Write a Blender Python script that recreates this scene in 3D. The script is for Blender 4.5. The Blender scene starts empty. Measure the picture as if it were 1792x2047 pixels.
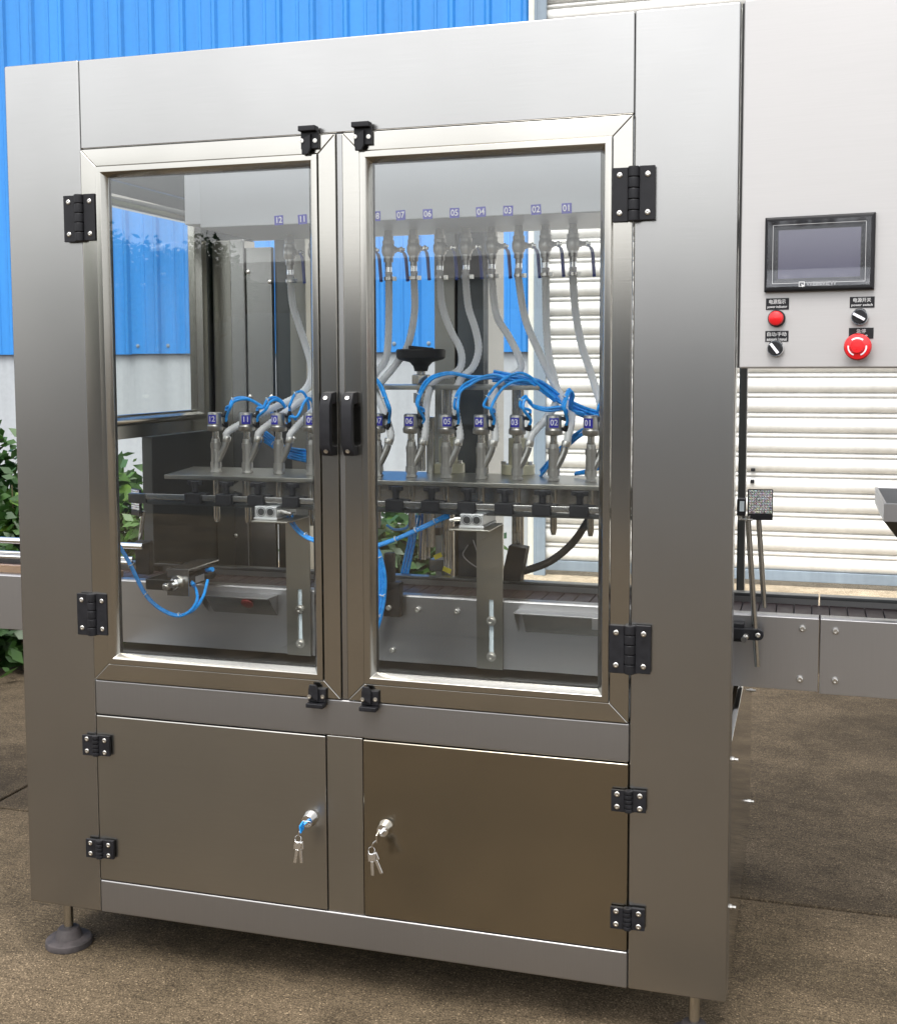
import bpy, bmesh, math, random
from mathutils import Vector, Matrix, noise
R = math.radians
rnd = random.Random(7)
scene = bpy.context.scene
col = scene.collection

# ------------------------------------------------------------------ camera
FPX, CX, CY, IW = 2385.659, 896.0, 914.83, 1792.0
CAM = Vector((1.71027, -2.29114, 1.36180))
a_, b_, c_ = R(-4.46234), R(0.21571), R(16.78841)
ROT = (Matrix.Rotation(c_, 3, 'Z') @ Matrix.Rotation(a_, 3, 'X') @ Matrix.Rotation(b_, 3, 'Y'))
cam = bpy.data.cameras.new('camera')
camo = bpy.data.objects.new('camera', cam)
col.objects.link(camo)
m3 = Matrix((ROT.col[0], ROT.col[2], -ROT.col[1])).transposed()
camo.matrix_world = Matrix.Translation(CAM) @ m3.to_4x4()
cam.sensor_fit = 'HORIZONTAL'
cam.sensor_width = 36.0
cam.lens = 36.0 * FPX / IW
cam.shift_y = -(1024.0 - CY) / IW
cam.clip_start = 0.05
cam.clip_end = 500
scene.camera = camo

# ------------------------------------------------------------------ sky, sun, exposure
world = bpy.data.worlds.new('World')
scene.world = world
world.use_nodes = True
wn = world.node_tree
wn.nodes.clear()
sky = wn.nodes.new('ShaderNodeTexSky')
sky.sky_type = 'NISHITA'
sky.sun_disc = False
SUN_EL, SUN_AZ = R(60), R(184)          # from behind the camera, a little to the left
sky.sun_elevation = SUN_EL
sky.sun_rotation = SUN_AZ
sky.air_density = 1.0
sky.dust_density = 3.0
hs = wn.nodes.new('ShaderNodeHueSaturation')
hs.inputs['Saturation'].default_value = 0.16
bg = wn.nodes.new('ShaderNodeBackground')
bg.inputs['Strength'].default_value = 0.15
wo = wn.nodes.new('ShaderNodeOutputWorld')
wn.links.new(sky.outputs[0], hs.inputs['Color'])
wn.links.new(hs.outputs[0], bg.inputs['Color'])
wn.links.new(bg.outputs[0], wo.inputs['Surface'])
sl = bpy.data.lights.new('sun', 'SUN')
sl.energy = 0.9
sl.angle = R(28)
sl.color = (1.0, 0.97, 0.92)
so = bpy.data.objects.new('sun', sl)
col.objects.link(so)
sd = Vector((math.sin(SUN_AZ) * math.cos(SUN_EL), math.cos(SUN_AZ) * math.cos(SUN_EL), math.sin(SUN_EL)))
so.rotation_euler = sd.to_track_quat('Z', 'Y').to_euler()
so.location = (3, -8, 9)
scene.view_settings.view_transform = 'Standard'
scene.view_settings.look = 'None'
scene.view_settings.exposure = 1.32
scene.view_settings.gamma = 1.0
scene.view_settings.use_curve_mapping = False
scene.cycles.use_denoising = True
scene.cycles.max_bounces = 14
scene.cycles.glossy_bounces = 8
scene.cycles.transparent_max_bounces = 24
scene.cycles.caustics_reflective = False
scene.cycles.caustics_refractive = False


def ray(px, py):
    return ROT @ Vector(((px - CX) / FPX, 1.0, -(py - CY) / FPX))


def at(px, py, Y):
    """the point of the plane y = Y seen at a place of the photograph"""
    d = ray(px, py)
    return CAM + d * ((Y - CAM.y) / d.y)


# ------------------------------------------------------------------ mesh helpers
class MB:
    def __init__(s):
        s.v, s.f = [], []

    def add(s, vs, fs):
        n = len(s.v)
        s.v += [tuple(p) for p in vs]
        s.f += [tuple(i + n for i in f) for f in fs]
        return s

    def box(s, x0, x1, y0, y1, z0, z1):
        return s.add([(x0, y0, z0), (x1, y0, z0), (x1, y1, z0), (x0, y1, z0), (x0, y0, z1), (x1, y0, z1), (x1, y1, z1), (x0, y1, z1)],
                     [(0, 3, 2, 1), (4, 5, 6, 7), (0, 1, 5, 4), (1, 2, 6, 5), (2, 3, 7, 6), (3, 0, 4, 7)])

    def obox(s, p0, p1, w, h, up=(0, 0, 1)):
        """a bar of section w x h from p0 to p1"""
        p0, p1 = Vector(p0), Vector(p1)
        d = (p1 - p0).normalized()
        u = Vector(up)
        sx = d.cross(u).normalized()
        uu = sx.cross(d).normalized()
        vs = []
        for p in (p0, p1):
            for a, b in ((-1, -1), (1, -1), (1, 1), (-1, 1)):
                vs.append(p + sx * (a * w / 2) + uu * (b * h / 2))
        return s.add(vs, [(3, 2, 1, 0), (4, 5, 6, 7), (0, 1, 5, 4), (1, 2, 6, 5), (2, 3, 7, 6), (3, 0, 4, 7)])

    def lathe(s, c, axis, prof, n=20):
        c, ax = Vector(c), Vector(axis).normalized()
        t = Vector((1, 0, 0)) if abs(ax.x) < 0.9 else Vector((0, 1, 0))
        u = ax.cross(t).normalized()
        w = ax.cross(u)
        vs, fs = [], []
        for r, h in prof:
            for i in range(n):
                a = 2 * math.pi * i / n
                vs.append(c + ax * h + (u * math.cos(a) + w * math.sin(a)) * max(r, 1e-5))
        for k in range(len(prof) - 1):
            for i in range(n):
                j = (i + 1) % n
                fs.append((k * n + i, k * n + j, (k + 1) * n + j, (k + 1) * n + i))
        fs.append(tuple(reversed(range(n))))
        fs.append(tuple((len(prof) - 1) * n + i for i in range(n)))
        return s.add(vs, fs)

    def cyl(s, p0, p1, r, r1=None, n=16):
        p0, p1 = Vector(p0), Vector(p1)
        return s.lathe(p0, p1 - p0, [(r, 0), (r if r1 is None else r1, (p1 - p0).length)], n)

    def tube(s, pts, r, n=8, sub=6, rfun=None, step=None):
        P = smooth_path(pts, sub, step)
        N = len(P)
        T = [(P[min(i + 1, N - 1)] - P[max(i - 1, 0)]).normalized() for i in range(N)]
        ref = Vector((0, 0, 1)) if abs(T[0].z) < 0.9 else Vector((0, 1, 0))
        u = (ref - T[0] * ref.dot(T[0])).normalized()
        vs, fs = [], []
        for i in range(N):
            u = (u - T[i] * u.dot(T[i])).normalized()
            w = T[i].cross(u)
            rr = r if rfun is None else r * rfun(i, N)
            for k in range(n):
                a = 2 * math.pi * k / n
                vs.append(P[i] + (u * math.cos(a) + w * math.sin(a)) * rr)
        for i in range(N - 1):
            for k in range(n):
                j = (k + 1) % n
                fs.append((i * n + k, i * n + j, (i + 1) * n + j, (i + 1) * n + k))
        fs.append(tuple(reversed(range(n))))
        fs.append(tuple((N - 1) * n + k for k in range(n)))
        return s.add(vs, fs)

    def prism(s, poly, ax, d0, d1):
        """polygon extruded along axis ax ('x': (y,z), 'y': (x,z), 'z': (x,y))"""
        def P(a, b, d):
            return {'x': (d, a, b), 'y': (a, d, b), 'z': (a, b, d)}[ax]
        n = len(poly)
        vs = [P(a, b, d0) for a, b in poly] + [P(a, b, d1) for a, b in poly]
        fs = [tuple(range(n)), tuple(reversed(range(n, 2 * n)))]
        for i in range(n):
            j = (i + 1) % n
            fs.append((i, i + n, j + n, j))
        return s.add(vs, fs)

    def frame(s, x0, x1, z0, z1, prof, sides='LRTB'):
        """mitred rectangular frame; prof = closed list of (inset, y)"""
        n = len(prof)
        vs, fs = [], []
        for i, y in prof:
            vs += [(x0 + i, y, z0 + i), (x1 - i, y, z0 + i), (x1 - i, y, z1 - i), (x0 + i, y, z1 - i)]
        for k in range(n):
            k2 = (k + 1) % n
            for e, nm in enumerate('BRTL'):
                if nm in sides:
                    e2 = (e + 1) % 4
                    fs.append((k * 4 + e, k * 4 + e2, k2 * 4 + e2, k2 * 4 + e))
        return s.add(vs, fs)


def frame_rail(x0, x1, z0, z1, prof, e, gap=.00025):
    """one mitred side of a frame (0 bottom, 1 right, 2 top, 3 left) with closed ends"""
    n = len(prof)
    mb = MB()
    for end in (e, (e + 1) % 4):
        for i, y in prof:
            c = [(x0 + i, z0 + i), (x1 - i, z0 + i), (x1 - i, z1 - i), (x0 + i, z1 - i)][end]
            t = [(1, 0), (0, 1), (-1, 0), (0, -1)][e]
            k = gap if end == e else -gap
            mb.v.append((c[0] + t[0] * k, y, c[1] + t[1] * k))
    for i in range(n):
        j = (i + 1) % n
        mb.f.append((i, j, n + j, n + i))
    mb.f += [tuple(reversed(range(n))), tuple(range(n, 2 * n))]
    return mb


def smooth_path(pts, sub=6, step=None):
    P = [Vector(p) for p in pts]
    if len(P) < 3:
        out = P
    else:
        Q = [P[0] * 2 - P[1]] + P + [P[-1] * 2 - P[-2]]
        out = []
        for i in range(1, len(Q) - 2):
            p0, p1, p2, p3 = Q[i - 1:i + 3]
            for k in range(sub):
                t = k / sub
                out.append(0.5 * ((2 * p1) + (p2 - p0) * t + (2 * p0 - 5 * p1 + 4 * p2 - p3) * t * t + (3 * p1 - p0 - 3 * p2 + p3) * t ** 3))
        out.append(P[-1])
    if step:
        L = [0.0]
        for i in range(1, len(out)):
            L.append(L[-1] + (out[i] - out[i - 1]).length)
        n = max(3, int(L[-1] / step))
        res, j = [], 0
        for k in range(n + 1):
            d = L[-1] * k / n
            while j < len(L) - 2 and L[j + 1] < d:
                j += 1
            t = (d - L[j]) / max(1e-9, L[j + 1] - L[j])
            res.append(out[j].lerp(out[j + 1], t))
        out = res
    return out


ORG = {}


def mesh_of(name, mb, mat, bevel=0.0, seg=2, smooth=True, off=Vector(), angle=38):
    me = bpy.data.meshes.new(name)
    me.from_pydata([Vector(p) - off for p in mb.v], [], mb.f)
    bm = bmesh.new()
    bm.from_mesh(me)
    bmesh.ops.recalc_face_normals(bm, faces=bm.faces)
    if bevel > 0:
        es = [e for e in bm.edges if len(e.link_faces) == 2 and e.calc_face_angle(0) > R(40)]
        bmesh.ops.bevel(bm, geom=es, offset=bevel, segments=seg, profile=0.5, affect='EDGES', clamp_overlap=True)
    bm.to_mesh(me)
    bm.free()
    if smooth:
        me.polygons.foreach_set('use_smooth', [True] * len(me.polygons))
        if bevel > 0:
            # area weighted normals keep the large faces flat beside their rounded edges
            acc = [Vector() for _ in me.vertices]
            for p in me.polygons:
                w = p.normal * p.area
                for i in p.vertices:
                    acc[i] += w
            me.normals_split_custom_set_from_vertices([(a.normalized() if a.length > 0 else Vector((0, 0, 1))) for a in acc])
        else:
            me.set_sharp_from_angle(angle=R(angle))
    if mat:
        me.materials.append(mat)
    return me


def obj(name, mb, mat, parent=None, local=False, origin=None, **kw):
    if parent is not None and not local:
        off = ORG[parent]
    elif parent is None and not local:
        if origin is None:
            xs, ys, zs = zip(*mb.v)
            origin = ((min(xs) + max(xs)) / 2, (min(ys) + max(ys)) / 2, min(zs))
        off = Vector(origin)
    else:
        off = Vector()
    o = bpy.data.objects.new(name, mesh_of(name, mb, mat, off=off, **kw))
    col.objects.link(o)
    if parent is not None:
        o.parent = parent
        ORG[o] = ORG[parent] if not local else Vector()
    else:
        o.location = off
        ORG[o] = off.copy()
    return o


def inst(name, me, parent, loc, rot=None, local=False):
    o = bpy.data.objects.new(name, me)
    col.objects.link(o)
    o.parent = parent
    o.location = Vector(loc) - (Vector() if local else ORG[parent])
    if rot is not None:
        o.rotation_euler = rot
    ORG[o] = Vector(loc)
    return o


def tag(o, label=None, cat=None, group=None, kind=None):
    for k, v in (('label', label), ('category', cat), ('group', group), ('kind', kind)):
        if v:
            o[k] = v
    return o


def thing(name, loc, label, cat, group=None, rz=0.0):
    o = bpy.data.objects.new(name, None)
    o.empty_display_size = 0.05
    col.objects.link(o)
    o.location = loc
    o.rotation_euler = (0, 0, rz)
    ORG[o] = Vector(loc)
    return tag(o, label, cat, group)


def copy_tree(o, parent=None):
    c = o.copy()
    col.objects.link(c)
    if parent is not None:
        c.parent = parent
    ORG[c] = ORG.get(o, Vector()).copy()
    for ch in list(o.children):
        copy_tree(ch, c)
    return c


def text_mesh(body, size, mat, name, thick=0.0, wide=1.0):
    cu = bpy.data.curves.new(name, 'FONT')
    cu.body = body
    cu.size = size
    cu.align_x = 'CENTER'
    cu.align_y = 'CENTER'
    cu.extrude = 0.0002
    cu.offset = thick
    cu.resolution_u = 3
    o = bpy.data.objects.new(name, cu)
    col.objects.link(o)
    me = bpy.data.meshes.new_from_object(o, depsgraph=bpy.context.evaluated_depsgraph_get())
    bpy.data.objects.remove(o)
    bpy.data.curves.remove(cu)
    me.transform(Matrix.Rotation(R(90), 4, 'X') @ Matrix.Diagonal((wide, 1, 1, 1)))   # upright, facing -y
    me.materials.clear()
    me.materials.append(mat)
    return me


# ------------------------------------------------------------------ materials
def mat_new(name):
    m = bpy.data.materials.new(name)
    m.use_nodes = True
    nt = m.node_tree
    return m, nt, nt.nodes['Principled BSDF']


def N(nt, typ, **kw):
    n = nt.nodes.new(typ)
    for k, v in kw.items():
        if k in n.inputs:
            n.inputs[k].default_value = v
        else:
            setattr(n, k, v)
    return n


def noise_node(nt, scale, vec_scale=(1, 1, 1), detail=4, rough=0.55, coord='pos'):
    if coord == 'pos':
        g = N(nt, 'ShaderNodeNewGeometry')
        src = g.outputs['Position']
    else:
        g = N(nt, 'ShaderNodeTexCoord')
        src = g.outputs['Object']
    mp = N(nt, 'ShaderNodeMapping')
    mp.inputs['Scale'].default_value = vec_scale
    nt.links.new(src, mp.inputs['Vector'])
    t = N(nt, 'ShaderNodeTexNoise')
    t.inputs['Scale'].default_value = scale
    t.inputs['Detail'].default_value = detail
    t.inputs['Roughness'].default_value = rough
    nt.links.new(mp.outputs[0], t.inputs['Vector'])
    return t


def ramp(nt, src, stops):
    r = N(nt, 'ShaderNodeValToRGB')
    el = r.color_ramp.elements
    while len(el) < len(stops):
        el.new(0.5)
    for e, (p, c) in zip(el, stops):
        e.position = p
        e.color = (c if len(c) == 4 else (*c, 1)) if not isinstance(c, (int, float)) else (c, c, c, 1)
    nt.links.new(src, r.inputs['Fac'])
    return r


def maprange(nt, src, f0, f1, t0, t1):
    r = N(nt, 'ShaderNodeMapRange', interpolation_type='SMOOTHSTEP')
    f0, f1 = f0 - 0.06 * (f0 > 0), f1 + 0.06 * (f1 < 1)
    for i, v in enumerate((f0, f1, t0, t1)):
        r.inputs[i + 1].default_value = v
    nt.links.new(src, r.inputs[0])
    return r


def steel(name, base, rough, drough=0.06, brush=(1, 1, 60), brush_amt=0.016, metallic=1.0, blotch=3.0, mottle=0.06):
    m, nt, p = mat_new(name)
    p.inputs['Metallic'].default_value = metallic
    p.inputs['Roughness'].default_value = rough
    n2 = noise_node(nt, 9.0, tuple(x * 1.0 for x in brush), 3)
    n3 = noise_node(nt, 1.7, (1, 1, 1), 3)
    mx = N(nt, 'ShaderNodeMath', operation='ADD')
    nt.links.new(maprange(nt, n2.outputs['Fac'], 0.3, 0.7, -brush_amt, brush_amt).outputs[0], mx.inputs[0])
    nt.links.new(maprange(nt, n3.outputs['Fac'], 0.3, 0.7, 1 - mottle, 1 + mottle).outputs[0], mx.inputs[1])
    vm = N(nt, 'ShaderNodeVectorMath', operation='SCALE')
    vm.inputs[0].default_value = base
    nt.links.new(mx.outputs[0], vm.inputs['Scale'])
    nt.links.new(vm.outputs[0], p.inputs['Base Color'])
    bp = N(nt, 'ShaderNodeBump')
    bp.inputs['Strength'].default_value = 0.02
    bp.inputs['Distance'].default_value = 0.001
    nt.links.new(n2.outputs['Fac'], bp.inputs['Height'])
    nt.links.new(bp.outputs[0], p.inputs['Normal'])
    return m


def plain(name, base, rough=0.5, metallic=0.0, var=0.08, scale=20, spec=0.5):
    m, nt, p = mat_new(name)
    p.inputs['Metallic'].default_value = metallic
    p.inputs['Specular IOR Level'].default_value = spec
    n = noise_node(nt, scale, (1, 1, 1), 3)
    vm = N(nt, 'ShaderNodeVectorMath', operation='SCALE')
    vm.inputs[0].default_value = base
    nt.links.new(maprange(nt, n.outputs['Fac'], 0.3, 0.7, 1 - var, 1 + var).outputs[0], vm.inputs['Scale'])
    nt.links.new(vm.outputs[0], p.inputs['Base Color'])
    nt.links.new(maprange(nt, n.outputs['Fac'], 0.3, 0.7, rough * 0.85, min(1, rough * 1.15)).outputs[0], p.inputs['Roughness'])
    return m


M = {}
M['panel'] = steel('brushed_steel', (0.385, 0.38, 0.37), 0.265, 0.015, mottle=0.06)
M['tank'] = steel('trough_steel', (0.46, 0.49, 0.525), 0.48, metallic=0.3)
M['film'] = steel('film_covered_steel', (0.295, 0.287, 0.283), 0.38, 0.02, metallic=0.95, mottle=0.02, brush=(60, 60, 1))
M['frame'] = steel('polished_steel', (0.45, 0.435, 0.40), 0.17, 0.05, blotch=9, mottle=0.1)
M['cupboard'] = steel('satin_steel', (0.38, 0.37, 0.345), 0.29, 0.015, mottle=0.06)
M['cupboard2'] = steel('ground_tinted_satin_steel', (0.32, 0.29, 0.235), 0.20, 0.015, mottle=0.06)  # brown of the mirrored ground is put into this base colour
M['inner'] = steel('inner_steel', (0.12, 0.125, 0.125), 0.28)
M['plate'] = steel('grey_sheet_steel', (0.36, 0.35, 0.315), 0.30, 0.04)
M['mirror'] = steel('mirror_steel', (0.60, 0.59, 0.57), 0.07, 0.03)
M['conv'] = steel('conveyor_steel', (0.42, 0.415, 0.42), 0.36, brush=(60, 60, 1))
M['box'] = steel('control_box_steel', (0.45, 0.44, 0.435), 0.44, 0.02, metallic=0.45, mottle=0.02, brush=(1, 1, 50))
M['cast'] = steel('cast_steel', (0.36, 0.35, 0.33), 0.36, 0.06, blotch=60, brush_amt=0.02, mottle=0.1)
M['chrome'] = plain('chrome', (0.8, 0.8, 0.8), 0.12, 1.0, 0.02)
M['rod'] = plain('ground_rod', (0.50, 0.49, 0.46), 0.2, 1.0, 0.04)
M['black'] = plain('black_plastic', (0.009, 0.009, 0.011), 0.5, 0, 0.2, 60, 0.3)
M['rubber'] = plain('black_rubber', (0.02, 0.02, 0.02), 0.6, 0, 0.2)
M['blue_tube'] = plain('blue_tube', (0.008, 0.33, 0.90), 0.28, 0, 0.12, 60)
M['blue_grip'] = plain('blue_vinyl', (0.018, 0.05, 0.30), 0.35)
M['sticker'] = plain('blue_sticker', (0.022, 0.02, 0.36), 0.5)
M['white_print'] = plain('white_print', (0.75, 0.75, 0.80), 0.5)
M['tag_print'] = plain('grey_print', (0.62, 0.62, 0.62), 0.5)
M['dim_print'] = plain('dim_grey_print', (0.26, 0.26, 0.27), 0.5)
M['cream'] = plain('cream_nylon', (0.62, 0.58, 0.40), 0.4)
M['yellow'] = plain('yellow_tag', (0.65, 0.55, 0.04), 0.5)
M['dark_red'] = plain('dull_red', (0.16, 0.008, 0.01), 0.4)
M['red'] = plain('red_plastic', (0.62, 0.012, 0.016), 0.28, 0, 0.05)
M['alu'] = plain('anodised_aluminium', (0.62, 0.63, 0.64), 0.38, 0.85, 0.05)
M['foot'] = plain('dusty_nylon_foot', (0.045, 0.038, 0.038), 0.8, 0, 0.4, 40)
M['belt'] = plain('dark_belt', (0.035, 0.02, 0.02), 0.5)
M['tan'] = plain('tan_wear_strip', (0.42, 0.28, 0.18), 0.6)
M['screw'] = plain('zinc_screw', (0.62, 0.6, 0.56), 0.3, 1.0)
M['tie'] = plain('clear_tie', (0.6, 0.68, 0.72), 0.4)
M['wood_dirt'] = plain('plain_grey', (0.3, 0.3, 0.3), 0.6)


def hose_mat():
    m, nt, p = mat_new('white_hose')
    p.inputs['Base Color'].default_value = (0.97, 0.975, 0.98, 1)
    p.inputs['Roughness'].default_value = 0.42
    tl = N(nt, 'ShaderNodeBsdfTranslucent')
    tl.inputs[0].default_value = (0.95, 0.97, 0.98, 1)
    mx = N(nt, 'ShaderNodeMixShader')
    mx.inputs[0].default_value = 0.35
    nt.links.new(p.outputs[0], mx.inputs[1])
    nt.links.new(tl.outputs[0], mx.inputs[2])
    nt.links.new(mx.outputs[0], nt.nodes['Material Output'].inputs['Surface'])
    return m


M['hose'] = hose_mat()


def glass_mat():
    m = bpy.data.materials.new('clear_glass')
    m.use_nodes = True
    nt = m.node_tree
    nt.nodes.clear()
    out = N(nt, 'ShaderNodeOutputMaterial')
    tr = N(nt, 'ShaderNodeBsdfTransparent')
    tr.inputs[0].default_value = (0.98, 0.99, 0.985, 1)
    gl = N(nt, 'ShaderNodeBsdfGlossy')
    gl.inputs['Roughness'].default_value = 0.0
    gl.inputs['Color'].default_value = (1, 1, 1, 1)
    geo = N(nt, 'ShaderNodeNewGeometry')
    mr = maprange(nt, geo.outputs['Backfacing'], 0, 1, 1.55, 1 / 1.55)
    fr = N(nt, 'ShaderNodeFresnel')
    nt.links.new(mr.outputs[0], fr.inputs['IOR'])
    mx = N(nt, 'ShaderNodeMixShader')
    nt.links.new(fr.outputs[0], mx.inputs[0])
    nt.links.new(tr.outputs[0], mx.inputs[1])
    nt.links.new(gl.outputs[0], mx.inputs[2])
    nt.links.new(mx.outputs[0], out.inputs['Surface'])
    return m


M['glass'] = glass_mat()


def concrete_mat(name, c0, c1, dark=0.5, wet=0.5):
    m, nt, p = mat_new(name)
    big = noise_node(nt, 1.15, (1, 1.3, 1), 6, 0.65)
    med = noise_node(nt, 6.0, (1, 1.15, 1), 6, 0.7)
    fine = noise_node(nt, 260.0, (1, 1, 1), 2, 0.7)
    spk = noise_node(nt, 420.0, (1, 1, 1), 2, 0.6)
    line = noise_node(nt, 1.0, (13.0, 135.0, 1), 3, 0.6)      # brush strokes along x
    line2 = noise_node(nt, 1.0, (30.0, 210.0, 1), 3, 0.6)
    r1 = ramp(nt, big.outputs['Fac'], [(0.32, c0), (0.68, c1)])
    r2 = ramp(nt, med.outputs['Fac'], [(0.3, 0.50), (0.5, 0.95), (0.72, 1.3)])
    r3 = ramp(nt, fine.outputs['Fac'], [(0.36, 0.40), (0.5, 0.92), (0.66, 1.8)])
    r4 = ramp(nt, line.outputs['Fac'], [(0.34, 0.30), (0.44, 0.97), (0.75, 1.10)])
    r5 = ramp(nt, line2.outputs['Fac'], [(0.36, 0.55), (0.5, 1.0), (0.7, 1.25)])
    vo = N(nt, 'ShaderNodeTexVoronoi')
    vo.inputs['Scale'].default_value = 330.0
    vg = N(nt, 'ShaderNodeNewGeometry')
    nt.links.new(vg.outputs['Position'], vo.inputs['Vector'])
    sx = N(nt, 'ShaderNodeSeparateColor')
    nt.links.new(vo.outputs['Color'], sx.inputs[0])
    r7 = ramp(nt, sx.outputs[0], [(0.0, 0.50), (0.5, 0.95), (0.93, 1.25), (1.0, 2.3)])
    r6 = ramp(nt, spk.outputs['Fac'], [(0.62, 1.0), (0.78, 2.2)])
    cur = r1.outputs[0]
    for r, f in ((r2, 0.7), (r3, 0.55), (r4, 0.42), (r5, 0.25), (r6, 0.8), (r7, 1.0)):
        mx = N(nt, 'ShaderNodeMix', data_type='RGBA', blend_type='MULTIPLY')
        mx.inputs[0].default_value = f
        nt.links.new(cur, mx.inputs[6])
        nt.links.new(r.outputs[0], mx.inputs[7])
        cur = mx.outputs[2]
    nt.links.new(cur, p.inputs['Base Color'])
    p.inputs['Specular IOR Level'].default_value = 0.12
    nt.links.new(maprange(nt, big.outputs['Fac'], 0.3, 0.7, 0.78, 0.95).outputs[0], p.inputs['Roughness'])
    ad = N(nt, 'ShaderNodeMath', operation='ADD')
    nt.links.new(r4.outputs[0], ad.inputs[0])
    nt.links.new(fine.outputs['Fac'], ad.inputs[1])
    bp = N(nt, 'ShaderNodeBump')
    bp.inputs['Strength'].default_value = 0.35
    bp.inputs['Distance'].default_value = 0.002
    nt.links.new(ad.outputs[0], bp.inputs['Height'])
    nt.links.new(bp.outputs[0], p.inputs['Normal'])
    return m


M['concrete'] = concrete_mat('brushed_concrete', (0.058, 0.045, 0.028), (0.165, 0.124, 0.080))
M['damp'] = concrete_mat('damp_concrete', (0.046, 0.035, 0.023), (0.120, 0.092, 0.061))
M['apron'] = concrete_mat('dry_concrete', (0.40, 0.33, 0.235), (0.52, 0.43, 0.31))


def paint_mat(name, base, rough, streak=0.12, dirt=None):
    m, nt, p = mat_new(name)
    p.inputs['Roughness'].default_value = rough
    n1 = noise_node(nt, 3.0, (3, 1, 0.12), 4)
    n2 = noise_node(nt, 30.0, (1, 1, 1), 3)
    ad = N(nt, 'ShaderNodeMath', operation='ADD')
    nt.links.new(maprange(nt, n1.outputs['Fac'], 0.3, 0.7, 1 - streak, 1 + streak).outputs[0], ad.inputs[0])
    nt.links.new(maprange(nt, n2.outputs['Fac'], 0.3, 0.7, -0.04, 0.04).outputs[0], ad.inputs[1])
    vm = N(nt, 'ShaderNodeVectorMath', operation='SCALE')
    vm.inputs[0].default_value = base
    nt.links.new(ad.outputs[0], vm.inputs['Scale'])
    nt.links.new(vm.outputs[0], p.inputs['Base Color'])
    return m


M['blue_sheet'] = paint_mat('blue_painted_sheet', (0.022, 0.205, 0.56), 0.5, 0.10)
M['render'] = paint_mat('grey_cement_render', (0.36, 0.385, 0.41), 0.8, 0.10)
M['shutter'] = paint_mat('cream_white_shutter', (0.66, 0.655, 0.625), 0.45, 0.07)
M['steelblue'] = paint_mat('grey_blue_paint', (0.20, 0.25, 0.30), 0.5, 0.15)
M['post'] = paint_mat('weathered_white_paint', (0.60, 0.60, 0.54), 0.6, 0.15)
M['far_wall'] = paint_mat('pale_far_wall', (0.10, 0.098, 0.092), 0.8, 0.1)
M['far_roof'] = plain('far_roof', (0.12, 0.11, 0.11), 0.7)


def leaf_mat(name, c0, c1):
    m, nt, p = mat_new(name)
    oi = N(nt, 'ShaderNodeObjectInfo')
    n = noise_node(nt, 4.0, (1, 1, 1), 2)
    ad = N(nt, 'ShaderNodeMath', operation='ADD')
    nt.links.new(oi.outputs['Random'], ad.inputs[0])
    nt.links.new(maprange(nt, n.outputs['Fac'], 0.3, 0.7, -0.25, 0.25).outputs[0], ad.inputs[1])
    r = ramp(nt, ad.outputs[0], [(0.0, c0), (0.65, c1), (1.0, (c1[0] * 1.9, c1[1] * 1.5, c1[2] * 1.1))])
    nt.links.new(r.outputs[0], p.inputs['Base Color'])
    p.inputs['Roughness'].default_value = 0.42
    tl = N(nt, 'ShaderNodeBsdfTranslucent')
    nt.links.new(r.outputs[0], tl.inputs[0])
    mx = N(nt, 'ShaderNodeMixShader')
    mx.inputs[0].default_value = 0.3
    nt.links.new(p.outputs[0], mx.inputs[1])
    nt.links.new(tl.outputs[0], mx.inputs[2])
    nt.links.new(mx.outputs[0], nt.nodes['Material Output'].inputs['Surface'])
    return m


M['leaf'] = leaf_mat('green_leaf', (0.018, 0.055, 0.013), (0.08, 0.175, 0.03))
M['stem'] = plain('green_brown_stem', (0.10, 0.085, 0.04), 0.7)
M['bark'] = plain('bark', (0.08, 0.06, 0.045), 0.9)


def screen_mat():
    m, nt, p = mat_new('dark_lcd')
    p.inputs['Base Color'].default_value = (0.05, 0.047, 0.085, 1)
    p.inputs['Roughness'].default_value = 0.16
    p.inputs['Specular IOR Level'].default_value = 1.0
    return m


M['screen'] = screen_mat()


def film_mat():
    m = bpy.data.materials.new('clear_wrinkled_film')
    m.use_nodes = True
    nt = m.node_tree
    nt.nodes.clear()
    out = N(nt, 'ShaderNodeOutputMaterial')
    tr = N(nt, 'ShaderNodeBsdfTransparent')
    df = N(nt, 'ShaderNodeBsdfGlossy')
    df.inputs['Roughness'].default_value = 0.12
    df.inputs['Color'].default_value = (0.9, 0.92, 0.97, 1)
    fr = N(nt, 'ShaderNodeFresnel', IOR=1.5)
    ml = N(nt, 'ShaderNodeMath', operation='MULTIPLY_ADD')
    ml.inputs[1].default_value = 1.3
    ml.inputs[2].default_value = 0.01
    nt.links.new(fr.outputs[0], ml.inputs[0])
    mx = N(nt, 'ShaderNodeMixShader')
    nt.links.new(ml.outputs[0], mx.inputs[0])
    nt.links.new(tr.outputs[0], mx.inputs[1])
    nt.links.new(df.outputs[0], mx.inputs[2])
    nt.links.new(mx.outputs[0], out.inputs['Surface'])
    return m


M['plastic_film'] = film_mat()

# reflector prism sheet
def reflector_mat():
    m, nt, p = mat_new('prism_reflector')
    v = N(nt, 'ShaderNodeTexVoronoi')
    v.inputs['Scale'].default_value = 420
    g = N(nt, 'ShaderNodeNewGeometry')
    nt.links.new(g.outputs['Position'], v.inputs['Vector'])
    h = N(nt, 'ShaderNodeHueSaturation')
    h.inputs['Saturation'].default_value = 0.35
    nt.links.new(v.outputs['Color'], h.inputs['Color'])
    nt.links.new(h.outputs[0], p.inputs['Base Color'])
    p.inputs['Metallic'].default_value = 0.6
    p.inputs['Roughness'].default_value = 0.25
    return m


M['reflector'] = reflector_mat()

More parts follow.
